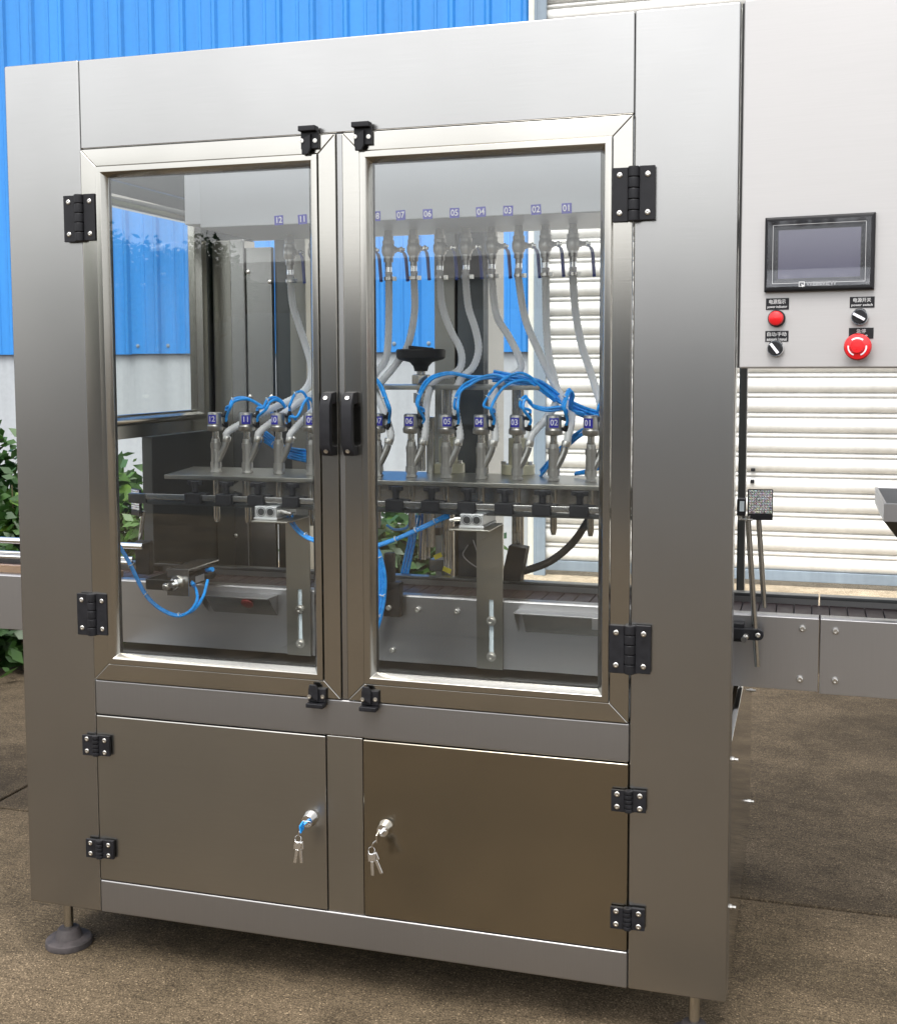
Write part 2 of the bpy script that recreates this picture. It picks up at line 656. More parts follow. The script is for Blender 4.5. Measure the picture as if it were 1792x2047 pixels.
# ================================================================== SETTING
# ground: concrete slabs with recessed joints on a base sheet
gb = MB().add([(-70, -70, -0.03), (70, -70, -0.03), (70, 70, -0.03), (-70, 70, -0.03)], [(0, 1, 2, 3)])
ground = obj('ground', gb, M['concrete'], origin=(0, 0, 0))
tag(ground, 'brushed brown concrete yard under and around the steel machine', None, None, 'structure')
M['asphalt'] = concrete_mat('added_dark_asphalt', (0.024, 0.024, 0.024), (0.040, 0.039, 0.038))
added_dark_strip = obj('added_dark_strip', MB().box(-40, 40, -23.3, -7.5, -0.03, -0.012), M['asphalt'], bevel=0.004)  # unseen dark strip, added to deepen the mid-height reflections in the steel
tag(added_dark_strip, 'dark asphalt strip added out of view to darken reflections in the steel', None, None, 'structure')
xj = [-13.9, -9.5, -5.1, -0.70, 3.7, 8.1]
yj = [-7.4, -3.35, 0.75, 4.35]
for i in range(len(xj) - 1):
    for j in range(len(yj) - 1):
        g = 0.006
        obj('slab', MB().box(xj[i] + g, xj[i + 1] - g, yj[j] + g, yj[j + 1] - g, -0.028, 0.0), M['damp' if yj[j] > 0 else 'concrete'], ground, bevel=0.004)
apron = obj('apron', MB().box(-16.4, 9.0, 4.362, 5.6, -0.028, 0.004), M['apron'], bevel=0.004)
tag(apron, 'strip of dry pale concrete along the foot of the wall and shutter', None, None, 'structure')

YW = 5.2
# ------------------------------------------------------------------ warehouse wall
ware = thing('warehouse', (-3.0, YW, 0), 'warehouse wall of bright blue ribbed sheeting above a grey cement base', 'building')
obj('base_wall', MB().box(-16.0, -0.012, YW + 0.03, YW + 0.25, 0.0, 1.50), M['render'], ware, bevel=0.01)
PITCH = 0.24


def rib_sheet(x0, n, z0, z1):
    pts = []
    for k in range(n):
        x = x0 + k * PITCH
        pts += [(x, 0.0), (x + 0.095, 0.0), (x + 0.1, -0.005), (x + 0.115, -0.005), (x + 0.12, 0.0), (x + 0.188, 0.0), (x + 0.206, -0.019), (x + 0.226, -0.019)]
    pts.append((x0 + n * PITCH + 0.002, 0.0))
    mb = MB()
    vs, fs = [], []
    for x, y in pts:
        vs += [(x, YW + y, z0), (x, YW + y, z1), (x, YW + y + 0.002, z0), (x, YW + y + 0.002, z1)]
    for i in range(len(pts) - 1):
        a, b = i * 4, (i + 1) * 4
        fs += [(a, b, b + 1, a + 1), (a + 3, b + 3, b + 2, a + 2), (a, a + 2, b + 2, b), (a + 1, b + 1, b + 3, a + 3)]
    e = (len(pts) - 1) * 4
    fs += [(0, 1, 3, 2), (e, e + 2, e + 3, e + 1)]
    return mb.add(vs, fs)


x = -0.012 - 3 * PITCH
screw_wall = mesh_of('screw', MB().lathe((0, 0, 0), (0, -1, 0), [(0.014, 0), (0.014, 0.003), (0.009, 0.004), (0.007, 0.009), (0.0, 0.010)], 8), M['steelblue'])
k = 0
while x > -16:
    obj('cladding_sheet', rib_sheet(x, 3, 1.44 + (0.004 if k % 2 else 0), 5.2), M['blue_sheet'], ware, smooth=False)
    for q in range(3):
        inst('screw', screw_wall, ware, (x + q * PITCH + 0.05, YW - 0.001, 1.50))
    x -= 3 * PITCH
    k += 1
# corner post and shutter guide
obj('corner_post', MB().box(-0.009, 0.030, YW - 0.03, YW + 0.2, 0.0, 5.2), M['post'], ware, bevel=0.004)

# ------------------------------------------------------------------ roller shutter
shut = thing('roller_shutter', (2.3, YW, 0), 'cream white roller shutter door of curved slats beside the blue wall', 'shutter door')
SX0, SX1 = 0.105, 4.6
SP = 0.121
sl_prof = [(0.004, 0.0), (-0.010, 0.004), (-0.024, 0.020), (-0.029, 0.040), (-0.026, 0.058), (-0.016, 0.076), (0.002, 0.087), (0.004, 0.090), (-0.008, 0.093), (-0.013, 0.099),
           (-0.012, 0.107), (-0.005, 0.113), (0.006, 0.1155), (0.006, 0.121), (0.012, 0.121), (0.012, 0.0)]
smb = MB().prism([(y, z) for y, z in sl_prof], 'x', SX0 - 0.03, SX1)
slat_me = mesh_of('slat', smb, M['shutter'], angle=50)
z = 0.096
while z < 5.1:
    inst('slat', slat_me, shut, (0, YW + 0.02, z))
    z += SP
obj('bottom_bar', MB().box(SX0 - 0.02, SX1, YW - 0.01, YW + 0.05, 0.035, 0.099), M['steelblue'], shut, bevel=0.004)
gm = MB().box(0.032, 0.05, YW - 0.045, YW + 0.06, 0.004, 5.2).box(0.05, 0.108, YW - 0.045, YW - 0.02, 0.004, 5.2)
obj('guide_rail', gm, M['steelblue'], shut, bevel=0.002)
gm = MB().box(SX1 - 0.04, SX1 + 0.04, YW - 0.045, YW - 0.02, 0.004, 5.2)
obj('guide_rail', gm, M['steelblue'], shut, bevel=0.002)
obj('lock_hook', MB().box(1.378, 1.402, YW - 0.03, YW + 0.01, 0.632, 0.652), M['black'], shut, bevel=0.003)
obj('lock_hook', MB().box(1.380, 1.405, YW - 0.03, YW + 0.01, 0.705, 0.722), M['black'], shut, bevel=0.003)

# ------------------------------------------------------------------ across the yard (seen mirrored in the glass and steel)
far = thing('storehouse', (0, -24, 0), 'low pale storehouse across the yard, mirrored in the glass doors', 'building')
obj('wall', MB().box(-16, 13, -28, -24, -0.03, 3.3), M['far_wall'], far, bevel=0.02)
obj('roof', MB().prism([(-28.4, 3.3), (-23.6, 3.3), (-26, 4.0)], 'x', -16.4, 13.4), M['far_roof'], far)
for dx in (-12, -6, 0, 6):
    d = obj('door', MB().box(dx, dx + 3.0, -24.03, -23.96, 0.0, 2.6), M['steelblue'], far, bevel=0.01)


def tree(loc, h, cr, label, seed):
    r_ = random.Random(seed)
    t = thing('tree', loc, label, 'tree', 'trees across the yard')
    L = Vector(loc)
    tb = MB().tube([L, L + Vector((0.1, 0, h * 0.3)), L + Vector((0, 0.1, h * 0.7))], 0.16, 8, 4, rfun=lambda i, n: 1 - 0.7 * i / n)
    for q in range(5):
        a = q * 1.3
        b = L + Vector((0, 0, h * (0.35 + 0.07 * q)))
        tb.tube([b, b + Vector((math.cos(a) * cr * .4, math.sin(a) * cr * .4, .4)), b + Vector((math.cos(a) * cr * .8, math.sin(a) * cr * .8, .7))], 0.06, 6, 3, rfun=lambda i, n: 1 - 0.7 * i / n)
    obj('trunk', tb, M['bark'], t)
    cb = MB()
    lobes = [(L + Vector((r_.uniform(-1, 1) * cr * .7, r_.uniform(-1, 1) * cr * .7, h * r_.uniform(.5, .95))), cr * r_.uniform(.3, .5)) for _ in range(11)]
    for c, rr in lobes:
        for _ in range(800):
            d = Vector((r_.gauss(0, 1), r_.gauss(0, 1), r_.gauss(0, .8))).normalized() * rr * r_.uniform(.5, 1.1)
            u = Vector((r_.gauss(0, 1), r_.gauss(0, 1), r_.gauss(0, 1))).normalized()
            w = u.orthogonal().normalized()
            p = c + d
            s_ = r_.uniform(.05, .10)
            cb.add([p - u * s_, p + w * s_ * .6, p + u * s_, p - w * s_ * .6], [(0, 1, 2, 3)])
    c_ob = obj('crown', cb, M['leaf'], t, smooth=False)
    c_ob['kind'] = 'stuff'


tree((-14.2, -20.5, -0.03), 4.7, 1.7, 'leafy tree across the yard, mirrored at the left in the glass door', 3)
tree((-11.6, -21.2, -0.03), 3.9, 1.5, 'smaller tree beside the storehouse corner across the yard', 4)
tree((4.0, -21.0, -0.03), 4.2, 1.6, 'leafy tree across the yard before the right half of the storehouse', 5)

# ------------------------------------------------------------------ shrubs
def leaf_mesh(L=0.1, W=0.055, fold=0.25, droop=0.35):
    mb = MB()
    prof = [0.0, 0.55, 0.95, 1.0, 0.8, 0.45, 0.0]
    n = len(prof)
    for i, w in enumerate(prof):
        t = i / (n - 1)
        z = -droop * L * t * t
        y = L * t
        hw = W / 2 * w
        mb.v += [(-hw, y, z + abs(hw) * fold), (0, y, z), (hw, y, z + abs(hw) * fold)]
    for i in range(n - 1):
        a = i * 3
        mb.f += [(a, a + 1, a + 4, a + 3), (a + 1, a + 2, a + 5, a + 4)]
    return mb


leafs = [mesh_of('leaf', leaf_mesh(.10, .060, .25, .3), M['leaf']), mesh_of('leaf', leaf_mesh(.12, .072, .2, .45), M['leaf']), mesh_of('leaf', leaf_mesh(.08, .046, .35, .15), M['leaf'])]


def shrub(x, y, h, r, n, label, seed, big=1.0):
    r_ = random.Random(seed)
    t = thing('shrub', (x, y, 0), label, 'shrub', 'shrubs growing behind the machine')
    L = Vector((x, y, 0))
    sb = MB()
    stems = []
    for q in range(max(9, int(r * 26))):
        a = r_.uniform(0, 6.28)
        d = r * r_.uniform(.15, 1.0)
        hh = h * r_.uniform(.55, 1.0) * (1 - 0.25 * (d / r) ** 2)
        b = L + Vector((math.cos(a) * d * .35, math.sin(a) * d * .35, 0))
        m_ = L + Vector((math.cos(a) * d * .8, math.sin(a) * d * .8, hh * .55))
        e = L + Vector((math.cos(a) * d * 1.05, math.sin(a) * d * 1.05, hh))
        sb.tube([b, m_, e], 0.006, 5, 5, rfun=lambda i, n: 1 - 0.6 * i / n)
        stems.append(smooth_path([b, m_, e], 8))
    obj('stem', sb, M['stem'], t)
    cnt = 0
    while cnt < n:
        s_ = stems[cnt % len(stems)]
        tt = r_.uniform(.12, 1.0) ** 0.8
        p = s_[min(len(s_) - 1, int(tt * (len(s_) - 1)))]
        a = r_.uniform(0, 6.28)
        o = inst('leaf', r_.choice(leafs), t, p + Vector((r_.uniform(-.02, .02), r_.uniform(-.02, .02), r_.uniform(-.02, .02))),
                 (r_.uniform(-.7, .5), r_.uniform(-.4, .4), a))
        s2 = r_.uniform(.7, 1.25) * big * (1.25 if p.z < .35 else 1)
        o.scale = (s2, s2, s2)
        cnt += 1
    # the small crowded leaves inside, past counting
    fb = MB()
    for _ in range(6000 if h > 1 else 3000):
        s_ = r_.choice(stems)
        p = s_[int(r_.uniform(.05, .95) * (len(s_) - 1))] + Vector((r_.gauss(0, .07), r_.gauss(0, .07), r_.gauss(0, .06)))
        u = Vector((r_.gauss(0, 1), r_.gauss(0, 1), r_.gauss(0, .6))).normalized()
        w = u.orthogonal().normalized()
        q = r_.uniform(.02, .045) * big
        if p.z < 0.03:
            continue
        fb.add([p - u * q, p + w * q * .5, p + u * q, p - w * q * .5], [(0, 1, 2, 3)])
    f = obj('foliage', fb, M['leaf'], t, smooth=False)
    f['kind'] = 'stuff'


shrub(-1.66, 2.25, 1.24, .42, 300, 'tall leafy shrub at the far left beyond the conveyor, beside the machine', 11, 1.15)
shrub(-1.02, 2.30, 1.04, .36, 300, 'leafy shrub seen through the opening in the left side of the machine', 12, 1.0)
shrub(-0.42, 2.75, 0.74, .40, 220, 'low shrub glimpsed past the left slotted bracket', 13, 1.1)
shrub(0.02, 2.8, 0.80, .42, 280, 'low pale green shrub seen behind the centre of the machine, left of the lift column', 14, 1.25)

# ================================================================== FILLING MACHINE
ZT, ZB = 2.02, 0.12
XR = 1.5788
mach = thing('filling_machine', (XR / 2, 0.47, 0), 'large stainless steel filling machine cabinet with two glass doors and two cupboard doors', 'machine')
P = lambda n, mb, mat, **kw: obj(n, mb, M[mat], mach, **kw)
P('side_column', MB().box(0, .1880, 0, .06, ZB, ZT), 'panel', bevel=.004)
P('side_column', MB().box(1.3865, XR, 0, .06, ZB, ZT), 'panel', bevel=.004)
P('top_panel', MB().box(.1886, 1.3859, .0005, .05, 1.8300, ZT - .001), 'panel', bevel=.003)
P('middle_rail', MB().box(.1886, 1.3859, -.001, .05, .5805, .6595), 'film', bevel=.004)
P('bottom_rail', MB().box(.1886, 1.3859, -.001, .05, ZB, .1955), 'film', bevel=.004)
P('centre_stile', MB().box(.7468, .8282, .001, .05, .1960, .5800), 'cupboard', bevel=.002)
P('door_gap_backing', MB().box(.189, 1.3855, .052, .058, .122, .655), 'rubber')
P('top_flange', MB().box(.004, XR - .004, .062, .09, ZT - .006, ZT - .002), 'panel', bevel=.001)
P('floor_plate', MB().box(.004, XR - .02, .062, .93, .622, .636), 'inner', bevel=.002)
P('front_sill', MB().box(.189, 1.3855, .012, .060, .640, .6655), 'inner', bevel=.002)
# left side: lower panel, rear panel, window frame
P('side_panel', MB().box(.0, .012, .062, .95, ZB, .62), 'panel', bevel=.002)
P('side_panel', MB().box(.0, .03, .53, .95, .638, 1.171), 'inner', bevel=.002)
wf = MB()
# window frame in the side: built as a frame in (y,z) and turned into place


def side_frame(y0, y1, z0, z1, prof):
    f = MB().frame(y0, y1, z0, z1, prof)
    m_ = MB()
    m_.v = [(vx, a, z_) for (a, vx, z_) in f.v]
    m_.f = f.f
    return m_


P('window_frame', side_frame(.062, .864, 1.173, 1.826, [(0, 0.0), (0, .026), (.034, .026), (.034, .032), (.040, .036), (.049, .036), (.057, .020), (.061, .020), (.061, 0.0)]), 'frame', bevel=0)
P('window_lintel', MB().box(0, .030, .062, .95, 1.8285, ZT - .022), 'panel', bevel=.002)
P('window_stile', MB().box(0, .028, .8655, .95, 1.173, 1.827), 'inner', bevel=.002)
P('window_glass', MB().box(.010, .014, .121, .805, 1.232, 1.767), 'glass')
# right side: polished lower panel with bolts
P('side_panel', MB().box(XR - .012, XR, .062, .95, ZB, .622), 'mirror', bevel=.002)
bolt_x = mesh_of('bolt', MB().lathe((0, 0, 0), (1, 0, 0), [(.005, 0), (.005, .004), (.0028, .005), (.0028, .012), (.0, .012)], 8), M['screw'])
for yy, zz in ((.066, .585), (.066, .285), (.9, .50), (.9, .20)):
    inst('bolt', bolt_x, mach, (XR, yy, zz))
# rear frame
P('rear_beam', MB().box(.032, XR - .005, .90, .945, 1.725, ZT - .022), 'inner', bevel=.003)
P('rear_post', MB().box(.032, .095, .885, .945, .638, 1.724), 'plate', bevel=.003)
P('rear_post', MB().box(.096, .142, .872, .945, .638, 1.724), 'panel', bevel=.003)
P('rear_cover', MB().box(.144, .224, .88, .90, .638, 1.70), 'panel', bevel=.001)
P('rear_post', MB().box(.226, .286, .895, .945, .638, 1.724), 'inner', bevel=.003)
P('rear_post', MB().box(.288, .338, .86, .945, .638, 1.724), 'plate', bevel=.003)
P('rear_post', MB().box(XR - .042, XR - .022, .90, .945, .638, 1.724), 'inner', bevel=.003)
P('rear_panel', MB().box(.005, XR - .005, .935, .948, ZB, .636), 'panel', bevel=.002)
scr_s = mesh_of('screw', MB().lathe((0, 0, 0), (0, -1, 0), [(.006, 0), (.006, .003), (.003, .005), (.0, .005)], 8), M['screw'])
for xx, zz in ((.15, 1.63), (.218, 1.60), (.15, 1.27), (.218, 1.27), (.15, 1.0), (.218, .95)):
    inst('screw', scr_s, mach, (xx, .88, zz))
for xx, zz in ((.296, 1.60), (.296, 1.15), (.10, .86), (.296, .8)):
    inst('screw', scr_s, mach, (xx, .86 if xx > .2 else .872, zz))
# tall drive column behind the nozzles
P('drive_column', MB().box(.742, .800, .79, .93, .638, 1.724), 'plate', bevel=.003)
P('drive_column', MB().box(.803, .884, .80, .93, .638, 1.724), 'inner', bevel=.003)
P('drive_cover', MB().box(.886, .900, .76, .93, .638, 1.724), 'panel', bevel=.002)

# ---- adjustable feet
foot_me = mesh_of('foot', MB().lathe((0, 0, 0), (0, 0, 1), [(.053, 0), (.054, .004), (.053, .013), (.050, .016), (.031, .018), (.026, .036), (.023, .040), (.010, .042), (.0, .042)], 40), M['foot'], angle=22)
hole_me = mesh_of('bolt_hole', MB().lathe((0, 0, 0), (0, 0, 1), [(.006, 0), (.006, .0012), (.0, .0013)], 10), M['rubber'])
rod_me = mesh_of('rod', MB().lathe((0, 0, .038), (0, 0, 1), [(.0112, 0), (.0112, .05), (.0112, .074), (.016, .0745), (.016, .081), (.0112, .0815), (.0112, .12)], 16), M['rod'])
for xx, yy in ((.0625, .055), (1.513, .055), (.0625, .89), (1.513, .89)):
    f = inst('foot', foot_me, mach, (xx, yy, 0.0005))
    inst('rod', rod_me, f, (xx, yy, 0.0005))
    for sgn in (-1, 1):
        inst('bolt_hole', hole_me, f, (xx + .042 * sgn, yy + .006 * sgn, .0157))

# ---- cupboard doors
dl = P('cupboard_door', MB().box(.1900, .7453, -.002, .018, .1975, .5785), 'cupboard', bevel=.003)
dr = P('cupboard_door', MB().box(.8297, 1.3850, -.002, .018, .1975, .5785), 'cupboard2', bevel=.003)
dr['label'] = 'smoother right cupboard door, coloured with the brown of reflected ground'
lock_me = mesh_of('lock', MB().lathe((0, 0, 0), (0, -1, 0), [(.0, 0), (.0165, 0), (.0165, .003), (.0145, .006), (.0135, .018), (.0125, .021), (.0, .0212)], 24).box(-.009, .009, -.0225, -.02, -.0012, .0012), M['chrome'])
tongue_me = mesh_of('key_tag', MB().prism([(-.006, 0), (.006, 0), (.005, -.075), (.002, -.084), (-.003, -.084), (-.005, -.075)], 'y', -.0268, -.0252), M['rod'], bevel=.0005)


def key_mb(c, tilt, head_r=.010):
    """flat key hanging from c"""
    mb = MB()
    d = Vector((math.sin(tilt), -.15, -math.cos(tilt))).normalized()
    c = Vector(c)
    mb.obox(c, c + d * .016, .016, .002, (0, 1, 0))
    mb.obox(c + d * .016, c + d * .044, .0065, .002, (0, 1, 0))
    return mb


for (px, py, dd, lab, blue) in ((620, 1637, dl, 'bunch of keys with a blue headed key in the left cupboard lock', True), (770, 1655, dr, 'bunch of plain metal keys on a ring in the right cupboard lock', False)):
    c = at(px, py, -.004)
    inst('lock', lock_me, dd, (c.x, -.002, c.z))
    k0 = Vector((c.x, -.024, c.z))
    kt = thing('key_ring', k0, lab, 'keys')
    kb = MB().lathe(k0 + Vector((0, -.019, 0)), (0, 1, 0), [(.011, 0), (.0112, .0005), (.0112, .0025), (.011, .003)], 18) if False else MB()
    kb.obox(k0, k0 + Vector((0, -.016, 0)), .0065, .002)
    kb.obox(k0 + Vector((0, -.016, -.0)), k0 + Vector((0, -.034, -.004)), .003, .018, (0, 0, 1))
    obj('key', kb, M['blue_tube'] if blue else M['chrome'], kt, bevel=.0007)
    rc = k0 + Vector((-.006 if blue else -.012, -.031, -.026 if blue else -.031))
    ring = [rc + Vector((.0068 * math.sin(t), .002 * math.cos(t), .0075 * math.cos(t))) for t in [i * math.pi / 8 for i in range(17)]]
    obj('ring', MB().tube(ring, .0007, 6, 2), M['chrome'], kt)
    link = [k0 + Vector((0, -.030, -.008)), rc + Vector((.004, 0, .016)), rc + Vector((0, 0, .0068))]
    obj('chain', MB().tube(link, .0018, 6, 4), M['chrome'], kt)
    obj('key', key_mb(rc + Vector((0, 0, -.0062)), -.12 if blue else .1), M['chrome'], kt, bevel=.0005)
    obj('key', key_mb(rc + Vector((.002, .003, -.0062)), .15 if blue else .5), M['chrome'], kt, bevel=.0005)

# ---- glass doors
ZD0, ZD1 = .6612, 1.8278
doors = []
for (x0, x1, nm) in ((.1905, .7832, 'left'), (.7985, 1.3848, 'right')):
    dpart = bpy.data.objects.new('glass_door', None)
    dpart.empty_display_size = .05
    col.objects.link(dpart)
    dpart.parent = mach
    ORG[dpart] = ORG[mach].copy()
    for e in range(4):
        obj('frame_rail', frame_rail(x0, x1, ZD0, ZD1, [(0, -.005), (.0375, -.005), (.0375, .012), (0, .012)], e), M['frame'], dpart, bevel=.0016)
    bead = obj('glazing_bead', MB().frame(x0 + .0388, x1 - .0388, ZD0 + .0388, ZD1 - .0388, [(0, -.010), (.0125, -.010), (.0225, .004), (.0225, .010), (0, .010)]), M['frame'], dpart, bevel=.0010)
    obj('glass_pane', MB().box(x0 + .058, x1 - .058, .0042, .0092, ZD0 + .058, ZD1 - .058), M['glass'], dpart, smooth=False)
    obj('seal', MB().frame(x0 + .0608, x1 - .0608, ZD0 + .0608, ZD1 - .0608, [(0, .0102), (.0025, .0102), (.0025, .014), (0, .014)]), M['rubber'], dpart)
    doors.append((dpart, x0, x1))
# astragal strip between the doors
P('door_strip', MB().box(.7842, .7970, .0005, .012, ZD0, ZD1), 'panel', bevel=.0015)

# mitre lines are thin grooves: fine dark seams at the frame corners
def handle(px, py0, py1, dpart):
    b0, b1 = at(px, py0, -.005), at(px, py1, -.005)
    x, z1, z0 = b0.x, b0.z, b1.z
    h = MB()
    h.prism([(-.005, z1), (-.028, z1 - .002), (-.042, z1 - .028), (-.042, z0 + .024), (-.028, z0 + .001), (-.005, z0), (-.005, z0 + .020), (-.024, z0 + .022),
             (-.027, z0 + .030), (-.027, z1 - .034), (-.024, z1 - .026), (-.005, z1 - .024)], 'x', x - .0115, x + .0115)
    o = obj('handle', h, M['black'], dpart, bevel=.0022)
    for zz in (z1 - .013, z0 + .011):
        inst('screw', screw_h, dpart, (x, -.0345, zz), (R(-35) if zz > (z0 + z1) / 2 else R(35), 0, 0))
    return o


screw_h = mesh_of('screw', MB().lathe((0, 0, 0), (0, -1, 0), [(.0045, 0), (.0045, .0018), (.0022, .002), (.0018, .0008), (.0, .0008)], 14), M['screw'])
handle(661, 783, 911, doors[0][0])
handle(704, 783, 911, doors[1][0])


# ---- hinges and door catches
screw_l = mesh_of('screw', MB().lathe((0, 0, 0), (0, -1, 0), [(.0050, 0), (.0052, .0012), (.0042, .0020), (.0024, .0021), (.0022, .0008), (.0, .0007)], 14), M['screw'])


def hinge(x0, y0, x1, y1, big):
    a, b = at(x0, y0, -.012), at(x1, y1, -.012)
    cx, cz = (a.x + b.x) / 2, (a.z + b.z) / 2
    w, h = (b.x - a.x), abs(a.z - b.z)
    mb = MB()
    kw = .011 if big else .0085
    mb.box(cx - w / 2, cx - kw, -.0125, -.0052, cz - h / 2, cz + h / 2 - .002)
    mb.box(cx + kw, cx + w / 2, -.0125, -.0052, cz - h / 2 + .002, cz + h / 2)
    n = 5
    for k in range(n):
        za = cz - h / 2 + h * k / n
        mb.lathe((cx, -.0115, za + .0006), (0, 0, 1), [(kw * .9, 0), (kw, .0008), (kw, h / n - .002), (kw * .9, h / n - .0012)], 14)
        sgn = -1 if k % 2 else 1
        mb.box(min(cx, cx + sgn * kw * 1.35), max(cx, cx + sgn * kw * 1.35), -.0118, -.0054, za + .001, za + h / n - .001)
    hg = obj('hinge', mb, M['black'], mach, bevel=.0008, seg=1)
    q = (w / 2 + kw) / 2 + .001
    for sx in (-1, 1):
        for sz in (-1, 1):
            inst('screw', screw_l, hg, (cx + sx * q, -.0124, cz + sz * (h / 2 - (.016 if big else .010))))


for r_ in ((126, 390, 191, 482), (153, 1185, 215, 1273), (1224, 334, 1308, 441), (1217, 1248, 1299, 1351)):
    hinge(*r_, True)
for r_ in ((164, 1468, 219, 1515), (171, 1676, 227, 1721), (1221, 1577, 1290, 1629), (1219, 1811, 1287, 1865)):
    hinge(*r_, False)


def catch(x0, y0, x1, y1, up):
    a, b = at(x0, y0, -.012), at(x1, y1, -.012)
    cx, z1, z0 = (a.x + b.x) / 2, max(a.z, b.z), min(a.z, b.z)
    w, h = b.x - a.x, z1 - z0
    s_ = 1 if up else -1
    cz = (z0 + z1) / 2
    mb = MB()
    mb.box(cx - w * .47, cx + w * .47, -.014, -.0052, cz - h * .28, cz + h * .30)           # mounting plate
    mb.box(cx - w * .50, cx + w * .44, -.026, -.0052, cz + s_ * h * .30 - (0 if s_ > 0 else h * .18), cz + s_ * h * .30 + (h * .18 if s_ > 0 else 0))   # hooded end
    mb.prism([(cx - w * .36, cz), (cx + w * .12, cz + s_ * h * .22), (cx + w * .12, cz - s_ * h * .30), (cx - w * .02, cz - s_ * h * .48), (cx - w * .36, cz - s_ * h * .48)], 'y', -.021, -.0142)
    c = obj('door_catch', mb, M['black'], mach, bevel=.0014, seg=2)
    for sx in (-1, 1):
        inst('screw', screw_h, c, (cx + sx * w * .33, -.0142 if sx > 0 else -.0212, cz - h * .02))


catch(600, 253, 637, 310, True)
catch(706, 245, 744, 302, True)
catch(615, 1366, 652, 1416, False)
catch(721, 1370, 757, 1423, False)

# ================================================================== INSIDE THE MACHINE
# ---- liquid trough with numbered stickers
trough = thing('liquid_trough', (.80, .45, 1.69), 'long steel liquid trough under the roof, numbered with small blue stickers', 'trough')
obj('tank', MB().box(.312, 1.46, .30, .60, 1.688, 1.975), M['tank'], trough, bevel=.003)
obj('hanger', MB().box(.26, .310, .32, .58, 1.70, 1.985), M['tank'], trough, bevel=.002)
obj('hanger', MB().box(1.462, 1.515, .32, .58, 1.70, 1.985), M['tank'], trough, bevel=.002)
DIG = {}
tag_me = mesh_of('number_sticker', MB().box(-.0112, .0112, -.0006, 0, -.0112, .0112), M['sticker'])
LX = {12: .517, 11: .577, 10: .639, 9: .699, 8: .758, 7: .818, 6: .882, 5: .945, 4: 1.006, 3: 1.068, 2: 1.131, 1: 1.199}
for n in range(1, 13):
    DIG[n] = text_mesh('%02d' % n, .0195, M['white_print'], 'number', .0002, .92)
    st = inst('number_sticker', tag_me, trough, (LX[n], .2995, 1.699), (0, R(rnd.uniform(-3, 3)), 0))
    d = inst('number', DIG[n], st, (LX[n], .2995, 1.699))
    d.location = (0, -.0009, 0)

# ---- ball valves
vp = thing('ball_valve', (0, 0, 0), '', 'valve', 'ball valves under the liquid trough')
obj('nipple', MB().lathe((0, 0, -.022), (0, 0, 1), [(.013, 0), (.013, .010), (.0105, .0105), (.0105, .0225)], 6), M['cast'], vp, local=True, bevel=.0006)
obj('body', MB().lathe((0, 0, -.088), (0, 0, 1), [(.0085, 0), (.0085, .012), (.0115, .0125), (.0115, .026), (.0135, .027), (.0165, .036), (.0165, .048), (.0135, .056), (.0145, .0565), (.0145, .0645), (.012, .066)], 18)
    .lathe((.012, -.002, -.046), (1, 0, .0), [(.008, 0), (.008, .008), (.0055, .0085), (.0055, .018)], 12), M['cast'], vp, local=True, angle=26)
obj('stem_nut', MB().lathe((.030, -.002, -.046), (1, 0, .0), [(.0075, 0), (.0075, .005), (.004, .0055), (.004, .011), (.0, .011)], 6), M['rod'], vp, local=True, bevel=.0004)
obj('lever', MB().tube([(.030, -.003, -.046), (.040, -.010, -.055), (.0455, -.013, -.068), (.048, -.013, -.098), (.050, -.013, -.124)], .0042, 8, 4, rfun=lambda i, n: .75 if i < n * .25 else 1.0), M['blue_grip'], vp, local=True)
obj('hose_tail', MB().lathe((0, 0, -.100), (0, 0, 1), [(.0085, 0), (.0085, .0125)], 14), M['chrome'], vp, local=True)
obj('hose_clamp', MB().lathe((0, 0, -.120), (0, 0, 1), [(.0118, 0), (.0118, .008), (.0110, .008)], 18).box(.010, .019, -.004, .004, -.121, -.111), M['screw'], vp, local=True)
VX = {n: 1.175 - (n - 1) * .06545 for n in range(1, 13)}
VLAB = {12: 'blue levered ball valve furthest left, alone in the left glass door', 11: 'blue levered valve cut off by the right edge of the left glass',
        10: 'blue levered ball valve hidden behind the middle door stiles', 9: 'ball valve behind the stile, only its blue lever showing in the right glass',
        8: 'first whole ball valve at the left of the right glass, under sticker 08', 7: 'blue levered ball valve second from the left in the right glass',
        6: 'ball valve just left of the dark drive column, its lever before the column', 5: 'ball valve squarely in front of the dark drive column',
        4: 'ball valve at the right edge of the drive column, lever over blue', 3: 'ball valve before the last strip of blue wall, lever at the white corner post',
        2: 'ball valve in front of the shutter guide, second from the right end', 1: 'rightmost ball valve, blue lever against the white shutter'}
for n in range(1, 13):
    v = vp if n == 1 else copy_tree(vp)
    v.location = (VX[n], .5 + rnd.uniform(-.004, .004), 1.688)
    v.rotation_euler = (0, 0, R(rnd.uniform(-14, 14)))
    v['label'] = VLAB[n]

